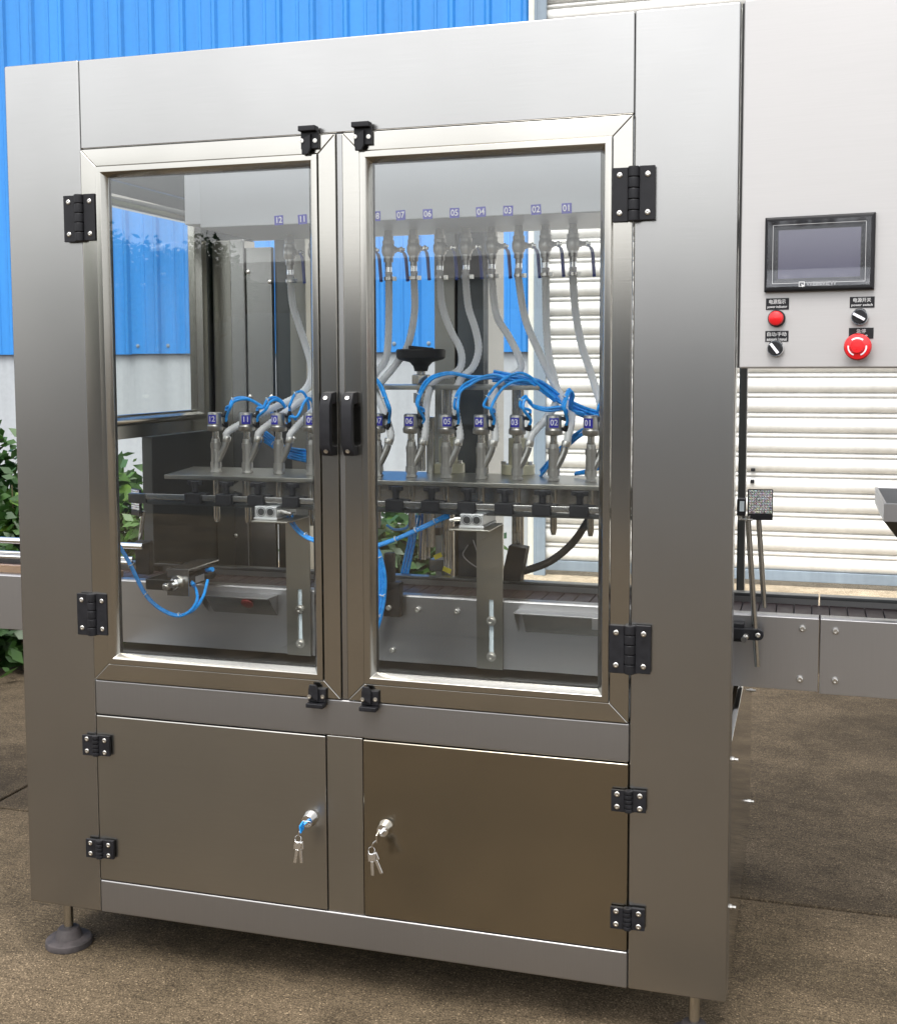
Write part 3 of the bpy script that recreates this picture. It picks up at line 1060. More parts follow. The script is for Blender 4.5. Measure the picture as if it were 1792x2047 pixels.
# ---- nozzles
ZN = 1.0885
NX = {n: 1.2285 - (n - 1) * .08782 for n in range(1, 13)}
npz = thing('filling_nozzle', (0, 0, 0), '', 'nozzle', 'pneumatic filling nozzles along the plate')
obj('head', MB().lathe((0, 0, .106), (0, 0, 1), [(.012, 0), (.0195, .002), (.0205, .005), (.0205, .013), (.0195, .0145), (.0183, .016), (.0178, .044), (.0172, .0465), (.0155, .048), (.0, .0482)], 28), M['cast'], npz, local=True, angle=20)
obj('neck', MB().lathe((0, 0, .086), (0, 0, 1), [(.010, 0), (.010, .004), (.0085, .005), (.0085, .021)], 12), M['rod'], npz, local=True)
bd = MB().lathe((0, 0, .012), (0, 0, 1), [(.0142, 0), (.0142, .0145), (.0122, .0150), (.0122, .050), (.0134, .0505), (.0134, .064), (.0112, .0645), (.0105, .0745)], 24)
bd.tube([(.004, .0, .028), (.016, .002, .050), (.0235, .004, .068), (.026, .005, .078)], .0088, 12, 5)
obj('body', bd, M['cast'], npz, local=True, bevel=0, angle=24)
obj('collar', MB().lathe((0, 0, 0), (0, 0, 1), [(.0145, 0), (.0145, .005), (.012, .0055), (.012, .0125)], 6), M['cast'], npz, local=True, bevel=.0005)
obj('spout', MB().lathe((0, 0, -.128), (0, 0, 1), [(.0055, 0), (.0082, .012), (.0084, .095), (.0084, .110), (.0125, .111), (.0125, .1165)], 16), M['rod'], npz, local=True)
ft = MB()
for zz in (.146, .121):
    ft.cyl((.0155, .0045, zz), (.026, .0075, zz), .0045, n=10)
    ft.lathe((.0265, .0075, zz - .006), (.1, 0, 1), [(.0055, 0), (.0055, .013), (.004, .0145), (.004, .018)], 10)
obj('air_fitting', ft, M['black'], npz, local=True)
hc = MB().lathe((.0275, .0056, .083), (.02, .008, .1), [(.0105, -.004), (.0108, -.003), (.0108, .009), (.0105, .010)], 14)
obj('hose_clamp', hc, M['screw'], npz, local=True)
ROTL = {12: -18, 11: 4, 10: -32, 9: 4, 8: 0, 7: 10, 6: -18, 5: 10, 4: -22, 3: -25, 2: -4, 1: -30}
NOZ = {}
NLAB = {12: 'leftmost filling nozzle of the row, sticker %02d on its head', 11: 'second filling nozzle from the left end of the row, sticker %02d',
        10: 'filling nozzle %02d between the second nozzle and the door stile, its sticker turned left', 9: 'filling nozzle %02d half cut off by the left door stile behind the handles',
        8: 'filling nozzle %02d hidden behind the two door handles', 7: 'filling nozzle %02d just right of the handles and middle stiles',
        6: 'filling nozzle %02d standing below the black handwheel', 5: 'filling nozzle %02d in front of the left cream bearing and guide rod',
        4: 'filling nozzle %02d in front of the dark drive column, above the right twin cylinder', 3: 'filling nozzle %02d in front of the right cream bearing',
        2: 'filling nozzle %02d second from the right end, before the white shutter', 1: 'rightmost filling nozzle, sticker %02d, touching the right door frame in view'}
NCOP = {12: npz}
for n in range(11, 0, -1):
    NCOP[n] = copy_tree(npz)
for n in range(12, 0, -1):
    z = NCOP[n]
    z.location = (NX[n], .45, ZN)
    zr = R(rnd.uniform(-6, 6))
    z.rotation_euler = (0, 0, zr)
    z['label'] = NLAB[n] % n
    NOZ[n] = z
    # the sticker bends round the head
    nb = MB()
    r0, hw = .01815, .0112
    cols = 7
    for i in range(cols):
        a = -hw / r0 + 2 * hw / r0 * i / (cols - 1)
        for rr in (r0, r0 + .0004):
            for zz in (-hw, hw):
                nb.v.append((rr * math.sin(a), -rr * math.cos(a), zz))
    for i in range(cols - 1):
        a, b = i * 4, (i + 1) * 4
        nb.f += [(a + 2, b + 2, b + 3, a + 3), (a + 1, b + 1, b, a), (a, b, b + 2, a + 2), (a + 3, b + 3, b + 1, a + 1)]
    nb.f += [(0, 2, 3, 1), (cols * 4 - 4, cols * 4 - 3, cols * 4 - 1, cols * 4 - 2)]
    st = bpy.data.objects.new('number_sticker', mesh_of('number_sticker', nb, M['sticker']))
    col.objects.link(st)
    st.parent = z
    st.location = (0, 0, .1365)
    st.rotation_euler = (0, 0, R(ROTL[n]) + R(17) - zr)
    me = DIG[n].copy()
    for vv in me.vertices:
        a = vv.co.x / r0
        rr = r0 + .0007 - vv.co.y
        vv.co = (rr * math.sin(a), -rr * math.cos(a), vv.co.z)
    d = bpy.data.objects.new('number', me)
    col.objects.link(d)
    d.parent = st

# ---- nozzle plate
plate = thing('nozzle_plate', (.75, .48, 1.075), 'long flat steel plate carrying the row of filling nozzles', 'plate')
obj('plate', MB().prism([(.165, .36), (1.40, .36), (1.40, .60), (.115, .60)], 'z', 1.0775, 1.088), M['plate'], plate, bevel=.001)
obj('support_bar', MB().box(.30, 1.40, .52, .535, 1.022, 1.0765), M['panel'], plate, bevel=.001)
obj('support_plate', MB().prism([(.24, 1.033), (.30, 1.0765), (1.40, 1.0765), (1.40, 1.01), (.34, 1.01)], 'y', .56, .564), M['plate'], plate)

# ---- height adjuster
adj = thing('height_adjuster', (.83, .57, .82), 'lift unit with black handwheel on a screw and steel guide rods', 'lift unit')
hw_c = at(841, 712, .5)
hx, hy = hw_c.x, .5
wheel = MB().lathe((hx, hy, 1.345), (0, 0, 1), [(.016, 0), (.019, .012), (.028, .022), (.055, .029), (.060, .034), (.061, .050), (.058, .054), (.050, .054), (.046, .050), (.0, .050)], 36)
obj('handwheel', wheel, M['black'], adj)
obj('grip', MB().obox((hx - .026, hy - .01, 1.404), (hx + .034, hy - .01, 1.398), .02, .008), M['black'], adj, bevel=.002)
obj('screw', MB().cyl((hx, hy, 1.10), (hx, hy, 1.35), .0105, n=14), M['rod'], adj)
obj('nut', MB().lathe((hx, hy, 1.313), (0, 0, 1), [(.021, 0), (.023, .002), (.023, .022), (.021, .024)], 6), M['rod'], adj, bevel=.0006)
obj('nut', MB().lathe((hx, hy, 1.268), (0, 0, 1), [(.019, 0), (.019, .024)], 16), M['rod'], adj, bevel=.001)
obj('cross_plate', MB().box(.60, 1.10, .48, .63, 1.300, 1.311), M['plate'], adj, bevel=.001)
for px, yy in ((895, .6), (1035, .6)):
    q = at(px, 820, yy)
    obj('guide_rod', MB().cyl((q.x, yy, .82), (q.x, yy, 1.30), .0155, n=18), M['rod'], adj)
    obj('bearing', MB().lathe((q.x, yy, 1.0885), (0, 0, 1), [(.042, 0), (.042, .022), (.040, .024), (.024, .0245), (.024, .088), (.022, .09)], 20), M['cream'], adj, bevel=0)
    obj('bearing_bolt', MB().lathe((q.x - .034, yy - .012, 1.1125), (0, 0, 1), [(.007, 0), (.007, .008)], 6).lathe((q.x + .033, yy - .01, 1.1125), (0, 0, 1), [(.007, 0), (.007, .008)], 6), M['screw'], adj)
q = at(856, 960, .55)
obj('guide_rod', MB().cyl((q.x, .57, .90), (q.x, .57, 1.23), .011, n=14), M['rod'], adj)
# air cylinder barrels below the plate
q = at(848, 1100, .62)
obj('lift_cylinder', MB().cyl((q.x, .62, .86), (q.x, .62, 1.02), .016, n=16).cyl((q.x + .05, .62, .82), (q.x + .05, .62, 1.06), .004, n=8).cyl((q.x + .075, .62, .82), (q.x + .075, .62, 1.06), .004, n=8), M['rod'], adj)
obj('bracket', MB().box(q.x + .018, q.x + .065, .60, .64, .832, .862).box(q.x + .018, q.x + .05, .60, .64, .925, .945).box(q.x + .02, q.x + .05, .60, .64, 1.0, 1.02), M['inner'], adj, bevel=.002)

# ---- nozzle guide rail with clamps
rail = thing('guide_rail', (.75, .30, 1.03), 'slim horizontal steel rail in front of the nozzle spouts with black knobbed clamps', 'rail')
obj('bar', MB().box(.150, 1.42, .294, .306, 1.033, 1.047), M['panel'], rail, bevel=.0015)
obj('lower_bar', MB().box(.150, 1.42, .300, .316, 1.020, 1.030), M['inner'], rail, bevel=.001)
obj('end_arm', MB().box(.10, .149, .296, .312, 1.022, 1.046), M['inner'], rail, bevel=.002)
clp = mesh_of('clamp', MB().box(-.021, .021, -.012, .024, -.013, .013).box(.0, .034, -.002, .02, .008, .0125), M['black'], bevel=.002)
knb = mesh_of('knob', MB().cyl((0, 0, .012), (0, 0, .030), .008, n=12).obox((-.019, 0, .036), (.019, 0, .036), .009, .010).cyl((0, 0, .028), (0, 0, .040), .010, n=12), M['black'], bevel=.0012)
for cx_ in (.282, .366, .450, .540, .628, .714, .800, .887, .973, 1.060, 1.146, 1.230):
    c = inst('clamp', clp, rail, (cx_, .298, 1.038))
    inst('knob', knb, c, (cx_, .304, 1.040), (0, 0, rnd.uniform(-.5, .5)))

# ---- hoses
def ribs(i, n):
    return 1.0 + (0.07 if i % 2 else -0.07)


HR = .0090
HLAB = {12: 'white ribbed hose swinging from the leftmost valve down to the leftmost nozzle', 11: 'white hose ending behind the head of the second nozzle from the left',
        10: 'white hose curving up right from the third nozzle from the left to the stile', 9: 'white hose to the nozzle that the left door stile cuts off',
        8: 'white hose leaning far down left behind the middle stiles, left of the handwheel', 7: 'white hose dropping straight then down to the nozzle right of the handles',
        6: 'white hose bulging right over the drive column, then back to the nozzle under the handwheel', 5: 'white hose bulging over the drive column, ending at the left cream bearing',
        4: 'white hose crossing blue sheeting, bending back left to the nozzle before the column', 3: 'white hose hanging nearly straight by the shutter guide, then hooking left',
        2: 'white hose slanting from the corner post down right to the nozzle before the shutter', 1: 'rightmost white hose slanting across the shutter to the right door frame'}
hose_paths = {
    12: [(583, 560), (585, 610), (597, 650), (612, 695), (622, 735), (616, 770), (590, 795), (545, 816), (505, 836), (478, 856)],
    11: [(632, 560), (640, 620), (662, 690), (660, 740), (640, 775), (600, 803), (560, 832), (540, 855)],
    10: [(683, 560), (690, 640), (700, 710), (690, 760), (660, 792), (625, 822), (606, 850)],
    9: [(734, 560), (737, 620), (745, 680), (742, 730), (725, 775), (700, 810), (672, 842)],
    8: [(827, 570), (828, 625), (815, 690), (790, 730), (760, 766), (735, 795), (728, 825), (732, 850)],
    7: [(775, 570), (777, 620), (775, 690), (768, 725), (752, 745), (745, 765), (755, 795), (768, 825), (776, 850)],
    6: [(880, 565), (884, 615), (900, 660), (920, 700), (921, 732), (905, 748), (880, 754), (862, 772), (852, 810), (848, 848)],
    5: [(932, 565), (936, 615), (950, 660), (956, 700), (945, 734), (922, 756), (912, 780), (910, 815), (909, 848)],
    4: [(983, 568), (992, 630), (1016, 672), (1036, 712), (1040, 738), (1016, 756), (997, 772), (984, 802), (980, 848)],
    3: [(1090, 572), (1092, 660), (1098, 720), (1110, 770), (1110, 806), (1092, 836), (1072, 858), (1062, 868)],
    2: [(1037, 568), (1050, 640), (1080, 710), (1108, 770), (1132, 808), (1142, 834), (1136, 862)],
    1: [(1145, 572), (1150, 625), (1162, 690), (1180, 745), (1196, 795), (1205, 830), (1204, 860)],
}
VAL_OF = {12: 12, 11: 11, 10: 10, 9: 9, 8: 7, 7: 8, 6: 6, 5: 5, 4: 4, 3: 2, 2: 3, 1: 1}
for n, pts in hose_paths.items():
    w = []
    K = len(pts)
    for i, (px, py) in enumerate(pts):
        t = i / (K - 1)
        Y = .50 + (.457 - .50) * t + .035 * math.sin(math.pi * t)
        w.append(at(px, py, Y))
    v = VAL_OF[n]
    w = [Vector((VX[v], .5, 1.688 - .099)), Vector((VX[v], .5, 1.688 - .125))] + w[1:]
    e = Vector((NX[n] + .0285, .4565, ZN + .085))
    e2 = Vector((NX[n] + .0325, .458, ZN + .105))
    w = [p for p in w[:-1] if not (p - e2).length < .015] + [e2, e]
    h = obj('filling_hose', MB().tube(w, HR, 12, 8, ribs, .0042), M['hose'])
    tag(h, HLAB[n], 'hose', 'white filling hoses')

# ---- blue air tubes
tubes = []


def air(label, strands, r=.0036, spread=.004, ties=()):
    """a bundle of thin tubes: strands = list of 3-D paths"""
    t = thing('air_tube', strands[0][0], label, 'air tube', 'blue air tubes')
    for s_ in strands:
        obj('tube', MB().tube(s_, r, 8, 7), M['blue_tube'], t)
    for p, d in ties:
        obj('cable_tie', MB().lathe(p, d, [(.0068, -.001), (.0074, -.001), (.0074, .001), (.0068, .001)], 12).obox(p, Vector(p) + Vector((.009, -.006, .004)), .0014, .0014), M['tie'], t)
    return t


def strand(pts, Y0, Y1, dx=0.0, dy=0.0, dz=0.0, wob=0.002):
    out = []
    K = len(pts)
    for i, (px, py) in enumerate(pts):
        t = i / (K - 1)
        p = at(px, py, Y0 + (Y1 - Y0) * t)
        out.append(p + Vector((dx + rnd.uniform(-wob, wob), dy + rnd.uniform(-wob, wob), dz + rnd.uniform(-wob, wob))))
    return out


def fit(n, low=False):
    z = NOZ[n]
    a = z.rotation_euler.z
    x, y, h = .0275, .0075, (.128 if low else .153)
    return Vector((z.location.x + x * math.cos(a) - y * math.sin(a), z.location.y + x * math.sin(a) + y * math.cos(a), ZN + h))


def loop(n, pts, Ym, Y1, label, pts2=None):
    """two tubes leave the fittings of nozzle n and run on together"""
    s1 = [fit(n), fit(n) + Vector((.001, 0, .012))] + strand(pts, Ym, Y1)
    p2 = pts2 or pts
    s2 = [fit(n, True), fit(n, True) + Vector((.004, -.005, .016))] + strand(p2, Ym - .01, Y1 + .006, dx=.006, dz=-.004)
    air(label, [s1, s2], ties=[(s1[3], s1[4] - s1[3])])


loop(12, [(458, 812), (464, 800), (478, 795), (498, 799), (525, 815), (552, 832), (575, 850)], .445, .50, 'blue air tubes arching from the head of the leftmost nozzle')
loop(11, [(527, 815), (535, 800), (548, 796), (562, 803), (574, 822), (586, 835)], .445, .50, 'blue air tubes in a round arch above the second nozzle from the left')
loop(10, [(580, 810), (590, 790), (603, 782), (614, 795), (617, 815), (611, 832)], .445, .50, 'blue air tubes arching from the head of nozzle 10 beside the left door frame', [(590, 830), (600, 805), (612, 792), (620, 805), (618, 830), (605, 838)])
loop(9, [(642, 812), (650, 795), (665, 785), (690, 782), (715, 770)], .445, .50, 'blue air tubes of the nozzle that the left stile cuts off')
loop(8, [(712, 812), (716, 790), (722, 770), (728, 752), (715, 745)], .445, .50, 'blue air tubes of the nozzle hidden behind the handles')
loop(7, [(775, 815), (769, 795), (760, 772), (748, 756), (735, 748), (715, 745)], .435, .44, 'blue air tubes running left from the head of nozzle 07')
loop(6, [(832, 810), (836, 788), (848, 765), (868, 751), (900, 746), (940, 752), (985, 754)], .445, .47, 'blue air tubes arching right from the head of nozzle 06')
loop(5, [(909, 815), (911, 795), (917, 780), (932, 766), (955, 755), (985, 751), (1010, 754)], .445, .47, 'blue air tubes bending right from the head of nozzle 05')
loop(4, [(968, 812), (975, 795), (990, 773), (1010, 756), (1036, 745), (1058, 752), (1080, 772), (1110, 795)], .445, .49, 'blue air tubes arching high over to the right from nozzle 04', [(975, 815), (985, 792), (1000, 772), (1022, 760), (1048, 758), (1075, 778), (1105, 798)])
loop(3, [(1042, 815), (1042, 800), (1048, 793), (1056, 800), (1064, 810), (1090, 818), (1120, 815)], .445, .47, 'blue air tubes in a small peak above nozzle 03')
loop(2, [(1122, 815), (1128, 795), (1136, 780), (1140, 788), (1138, 805), (1140, 820), (1165, 828)], .445, .49, 'blue air tubes in a sharp loop above nozzle 02')
loop(1, [(1196, 818), (1200, 806), (1208, 800), (1218, 806), (1222, 820)], .445, .50, 'blue air tubes from the head of nozzle 01 at the right door frame')
# thick bundles
ss = []
for q in range(7):
    ss.append(strand([(985, 752), (1040, 758), (1080, 772), (1118, 795), (1155, 818), (1195, 832), (1240, 838)], .49, .52, dz=(q % 4) * .006 - .009, dy=(q // 4) * .006, wob=.003))
air('thick bundle of blue air tubes sloping down to the right behind the hoses', ss)
ss = []
for q in range(9):
    ss.append(strand([(528, 872), (545, 886), (570, 902), (605, 912), (650, 915)], .52, .53, dz=(q % 5) * .0065 - .012, dy=(q // 5) * .007, wob=.002))
air('thick coil of blue air tubes behind nozzles 11 and 10', ss, ties=[(ss[2][1], ss[2][2] - ss[2][1])])
ss = [strand([(1192, 858), (1160, 872), (1138, 888), (1118, 908), (1100, 930), (1080, 952)], .50, .56, dz=q * .006) for q in range(3)]
air('blue air tubes slanting down left between nozzles 01 and 02', ss)
ss = [strand([(1230, 935), (1200, 938), (1175, 944), (1150, 950)], .50, .55, dz=q * .006) for q in range(2)]
air('short blue air tubes lying on the plate behind nozzle 01', ss)
ss = [strand([(615, 935), (640, 938), (670, 942)], .52, .54, dz=q * .006) for q in range(3)]
air('blue air tubes lying on the plate behind nozzle 10', ss)
# pusher feed
ss = [strand([(200, 1035), (235, 1085), (262, 1130), (292, 1188), (322, 1217), (358, 1230), (388, 1219), (405, 1195), (412, 1172), (415, 1160)], .22, .30, wob=.0005),
      strand([(200, 1037), (235, 1088), (260, 1132), (289, 1188), (320, 1219), (355, 1232), (380, 1222), (394, 1200), (392, 1180), (387, 1172)], .222, .29, wob=.0005)]
air('pair of blue air tubes hanging in a deep loop low in the left door', ss, r=.0038, ties=[(ss[0][1], ss[0][2] - ss[0][1]), (ss[0][2], ss[0][3] - ss[0][2]), (ss[0][3], ss[0][4] - ss[0][3]), (ss[0][5], ss[0][6] - ss[0][5])])
ss = [strand([(582, 1026), (590, 1050), (610, 1070), (640, 1082), (690, 1095), (748, 1092)], .34, .33, wob=.0005), strand([(573, 1034), (588, 1056), (606, 1072), (638, 1086), (690, 1098), (748, 1094)], .33, .33, wob=.0005)]
air('blue air tubes leaving the left twin cylinder behind the door frames', ss, r=.0035, ties=[(ss[0][2], ss[0][3] - ss[0][2])])
ss = [strand([(922, 1022), (900, 1026), (868, 1042), (830, 1060), (790, 1078), (748, 1092)], .33, .33, wob=.0005), strand([(898, 1034), (880, 1040), (850, 1054), (820, 1067), (780, 1083), (748, 1095)], .33, .33, wob=.0005)]
air('blue air tubes running down left from the right twin cylinder', ss, r=.0042, ties=[(ss[0][2], ss[0][3] - ss[0][2]), (ss[0][3], ss[0][4] - ss[0][3]), (ss[0][4], ss[0][5] - ss[0][4])])
ss = [strand([(748, 1092), (757, 1115), (764, 1150), (764, 1190), (757, 1230), (748, 1265), (742, 1300)], .335, .335, dx=q * .0075 - .008, wob=.0012) for q in range(3)]
air('blue air tubes dropping beside the middle stiles in the right glass', ss, r=.0038, ties=[(ss[1][1], ss[1][2] - ss[1][1]), (ss[1][3], ss[1][4] - ss[1][3]), (ss[1][4], ss[1][5] - ss[1][4])])
ss = [strand([(826, 1030), (818, 1075), (808, 1120), (798, 1170)], .58, .6, dx=q * .008, wob=.001) for q in range(3)]
ss.append(strand([(772, 1050), (790, 1058), (815, 1055), (824, 1030)], .57, .58))
air('dark blue air tubes hanging beneath the plate behind nozzle 06', ss)

# ---- conveyor
conv = thing('belt_conveyor', (.8, .47, 0), 'long stainless belt conveyor passing through the machine from left to right', 'conveyor')
CF, CB = .38, .56
for x0, x1, z0, z1 in ((-3.2, .0, .660, .808), (.0015, 1.7405, .648, .812), (1.7435, 3.4, .644, .812)):
    obj('side_panel', MB().prism([(CF, z0), (CF, z1 - .004), (CF + .004, z1), (CF + .03, z1), (CF + .03, z1 - .004), (CF + .008, z1 - .006), (CF + .008, z0)], 'x', x0, x1), M['conv'], conv, bevel=.001)
    obj('rear_panel', MB().box(x0, x1, CB, CB + .006, z0, .828), M['conv'], conv, bevel=.001)
    obj('rear_lip', MB().box(x0, x1, CB - .03, CB - .0005, .822, .830), M['inner'], conv, bevel=.001)
obj('wear_strip', MB().box(-3.2, -.002, CF + .032, CF + .05, .806, .826), M['tan'], conv, bevel=.001)
belt_me = mesh_of('belt_link', MB().box(0, .036, CF + .04, CB - .034, .802, .810), M['belt'], bevel=.0015)
for i in range(170):
    inst('belt_link', belt_me, conv, (-3.1 + i * .038, 0, 0))
for lx in (-2.4, 2.7):
    for ly in (CF + .03, CB - .03):
        obj('leg', MB().box(lx - .02, lx + .02, ly - .02, ly + .02, 0.0005, .66), M['panel'], conv, bevel=.003)
    obj('cross_bar', MB().box(lx - .012, lx + .012, CF + .052, CB - .052, .25, .28), M['panel'], conv, bevel=.002)
cscr = mesh_of('screw', MB().lathe((0, 0, 0), (0, -1, 0), [(.0065, 0), (.0065, .007), (.005, .0085), (.003, .0085), (.0028, .004), (.0, .004)], 12), M['screw'])
for px, py in ((1603, 1257), (1598, 1358), (1669, 1262), (1668, 1361), (835, 1219), (913, 1223), (785, 1300), (960, 1150)):
    q = at(px, py, CF)
    if q.z < .8:
        inst('screw', cscr, conv, (q.x, CF, q.z))
# bottle guide bars on the left
for k, (zz, rr) in enumerate(((.9, .0085), (.868, .005), (.858, .005))):
    obj('guide_bar', MB().cyl((-3.1, CF - .004 * k, zz), (.088 if k == 0 else .06, CF - .004 * k, zz), rr, n=14), M['chrome'], conv)
def bracket_block(name, x0, x1, y0, y1, z0, z1):
    return obj(name, MB().box(x0, x1, y0, y1, z0, z1), M['black'], conv, bevel=.004)


bracket_block('guide_bracket', .058, .100, .388, .412, .825, .912)
brk = at(775, 1130, .355)
obj('guide_bracket', MB().box(brk.x - .010, brk.x + .014, .352, .372, .845, .915).box(brk.x - .012, brk.x + .030, .352, .3795, .762, .846), M['black'], conv, bevel=.003)
inst('screw', cscr, conv, (brk.x + .004, .352, .785))
obj('guide_bracket', MB().prism([(.992, .830), (1.040, .830), (1.056, .912), (1.012, .918)], 'y', .53, .575), M['black'], conv, bevel=.003)
# black cable conduit
obj('conduit', MB().tube([at(1185, 1020, .60), at(1168, 1052, .6), at(1140, 1090, .6), at(1100, 1122, .59), at(1060, 1138, .58), at(1030, 1146, .57)], .0095, 10, 8, lambda i, n: 1.05 if i % 2 else .95, .004), M['rubber'], conv)

# ---- drip trays
for (xa, xb, za, lab) in ((.270, .462, .792, 'small angled steel drip tray on the conveyor side below the pusher'), (1.072, 1.285, .790, 'angled steel drip tray on the conveyor side at the lower right')):
    t = thing('drip_tray', ((xa + xb) / 2, .36, za - .05), lab, 'tray')
    d = .055 if xb < .6 else .045
    obj('shelf', MB().box(xa, xb, CF - d, CF - .001, za, za + .003), M['conv'], t, bevel=.0006)
    obj('apron_plate', MB().prism([(CF - d, za), (CF - d + .003, za), (CF - .003, za - .048), (CF - .006, za - .048)], 'x', xa + .02, xb), M['panel'], t)
    obj('end_cheek', MB().prism([(CF - d, za - .0005), (CF - .002, za - .0005), (CF - .002, za - .050)], 'x', xb - .0025, xb - .0005), M['conv'], t)
    obj('end_cheek', MB().prism([(CF - d, za - .0005), (CF - .002, za - .0005), (CF - .002, za - .050)], 'x', xa + .0005, xa + .0025), M['conv'], t)
    if xb < .6:
        obj('red_pad', MB().lathe((xa + .130, CF - d + .012, za - .014), (0, -1, -.9), [(.016, 0), (.016, .002), (.014, .003)], 18), M['dark_red'], t)
    else:
        obj('lip', MB().box(xb - .03, xb + .03, CF - d - .012, CF - d - .004, za - .022, za + .004), M['conv'], t, bevel=.001)

# ---- twin rod cylinders on slotted brackets
def stopper(x0, x1, slot_x, bx0, bx1, zb0, zb1, ztop, lab):
    t = thing('bottle_stopper', ((bx0 + bx1) / 2, .37, zb0), lab, 'air cylinder', 'twin cylinders on slotted brackets')
    y = .3775
    sw = .0055
    sx = (bx0 + bx1) / 2 + .004
    # plate with an open slot
    s0, s1 = zb0 + .02, zb0 + .165
    b = MB()
    b.box(bx0, sx - sw, y - .005, y, zb0, zb1).box(sx + sw, bx1, y - .005, y, zb0, zb1).box(sx - sw, sx + sw, y - .005, y, zb0, s0).box(sx - sw, sx + sw, y - .005, y, s1, zb1)
    obj('slotted_bracket', b, M['plate'], t)
    obj('slot_backing', MB().box(sx - sw, sx + sw, y - .0005, y + .0005, s0, s1), M['tie'], t)
    obj('bracket_foot', MB().box(bx0 - .03, bx1, y - .13, y - .002, zb1, zb1 + .004), M['plate'], t, bevel=.001)
    for zz in (zb0 + .03, zb0 + .115):
        obj('bolt', MB().lathe((sx, y - .005, zz), (0, -1, 0), [(.0115, 0), (.0115, .0015), (.0075, .002), (.0075, .009), (.004, .009), (.0035, .005), (.0, .005)], 16), M['screw'], t)
    w = x1 - x0
    zc = zb1 + .004
    h = .026
    cb = MB().box(x0, x1, .27, .385, zc + .006, zc + .006 + h)
    body = obj('cylinder_body', cb, M['alu'], t, bevel=.0015)
    obj('end_plate', MB().box(x0 - .002, x1 + .002, .268, .38, zc + .0005, zc + .0055), M['alu'], t, bevel=.0008)
    for f in (.3, .72):
        obj('bore_cap', MB().lathe((x0 + w * f, .2698, zc + .006 + h / 2), (0, -1, 0), [(.0102, 0), (.0102, .0006), (.0088, .0008), (.0086, .0002), (.0, .0002)], 20), M['alu'], body)
        obj('cap_groove', MB().lathe((x0 + w * f, .2697, zc + .006 + h / 2), (0, -1, 0), [(.0115, 0), (.0115, .0003), (.0104, .0003)], 20), M['rubber'], body)
    obj('groove', MB().box(x0 + w * .46, x0 + w * .52, .272, .384, zc + .006 + h - .001, zc + .006 + h + .0008), M['rubber'], body)
    fx = x1 if slot_x > 0 else x0
    obj('air_fitting', MB().cyl((fx, .295, zc + .018), (fx + .02 * slot_x, .292, zc + .016), .006, n=12).cyl((fx + .02 * slot_x, .292, zc + .016), (fx + .03 * slot_x, .29, zc + .014), .0042, n=10), M['screw'], t)


stopper(.457, .513, 1, .489, .552, .648, .992, 1.02, 'small twin-bore air cylinder on a slotted bracket in the left glass door')
stopper(.964, 1.018, -1, .974, 1.037, .648, .990, 1.02, 'small twin-bore air cylinder on a slotted bracket in the right glass door')

# ---- pusher cylinder
pu = thing('pusher_cylinder', (.28, .32, .80), 'small air cylinder in a folded steel bracket at the left end of the conveyor', 'air cylinder')
pa, pb = Vector((.262, .235, .838)), Vector((.262, .40, .838))
obj('bracket', MB().box(.232, .290, .25, .405, .868, .8715).box(.232, .290, .247, .2505, .806, .8715).box(.232, .2355, .2515, .40, .84, .8675), M['panel'], pu, bevel=.0006)
obj('barrel', MB().cyl((.268, .256, .838), (.268, .40, .838), .0165, n=18), M['black'], pu)
obj('barrel_label', MB().box(.2846, .2856, .29, .335, .831, .847), M['alu'], pu)
obj('hex_nut', MB().lathe((.262, .2465, .838), (0, -1, 0), [(.019, 0), (.019, .006)], 6), M['rod'], pu, bevel=.001)
obj('threaded_nose', MB().lathe((.262, .2405, .838), (0, -1, 0), [(.0125, 0), (.0125, .016), (.011, .0175), (.006, .0178), (.006, .03)], 18), M['chrome'], pu)
obj('stop_arm', MB().box(.190, .262, .222, .226, .823, .848).box(.186, .190, .226, .36, .823, .848), M['inner'], pu, bevel=.001)
obj('stop_bolt', MB().lathe((.247, .2218, .833), (0, -1, 0), [(.010, 0), (.010, .007), (.006, .008), (.006, .014), (.0, .014)], 6), M['screw'], pu, bevel=.0006)
obj('air_fitting', MB().cyl((.278, .36, .850), (.30, .35, .856), .006, n=12).cyl((.278, .275, .838), (.292, .27, .830), .0055, n=12), M['blue_tube'], pu)

# ---- sensor cables with yellow tags
sc_ = thing('sensor_cable', (.86, .6, .83), 'thin grey sensor cables with yellow tags behind the right bracket', 'cable')
obj('cable', MB().tube([at(935, 1090, .6), at(925, 1110, .6), at(945, 1130, .6), at(975, 1145, .6), at(1000, 1152, .6)], .0016, 6, 5)
    .tube([at(945, 1080, .6), at(958, 1115, .59), at(975, 1130, .59), at(955, 1160, .6), at(945, 1175, .6)], .0014, 6, 5), M['wood_dirt'], sc_)
for px, py, rz in ((875, 1112, -25), (893, 1140, 20), (897, 1162, -30)):
    q = at(px, py, .585)
    m_ = mesh_of('cable_tag', MB().box(-.011, .011, -.0015, .0015, -.006, .006), M['yellow'])
    inst('cable_tag', m_, sc_, q, (0, R(rz), 0)) if True else None

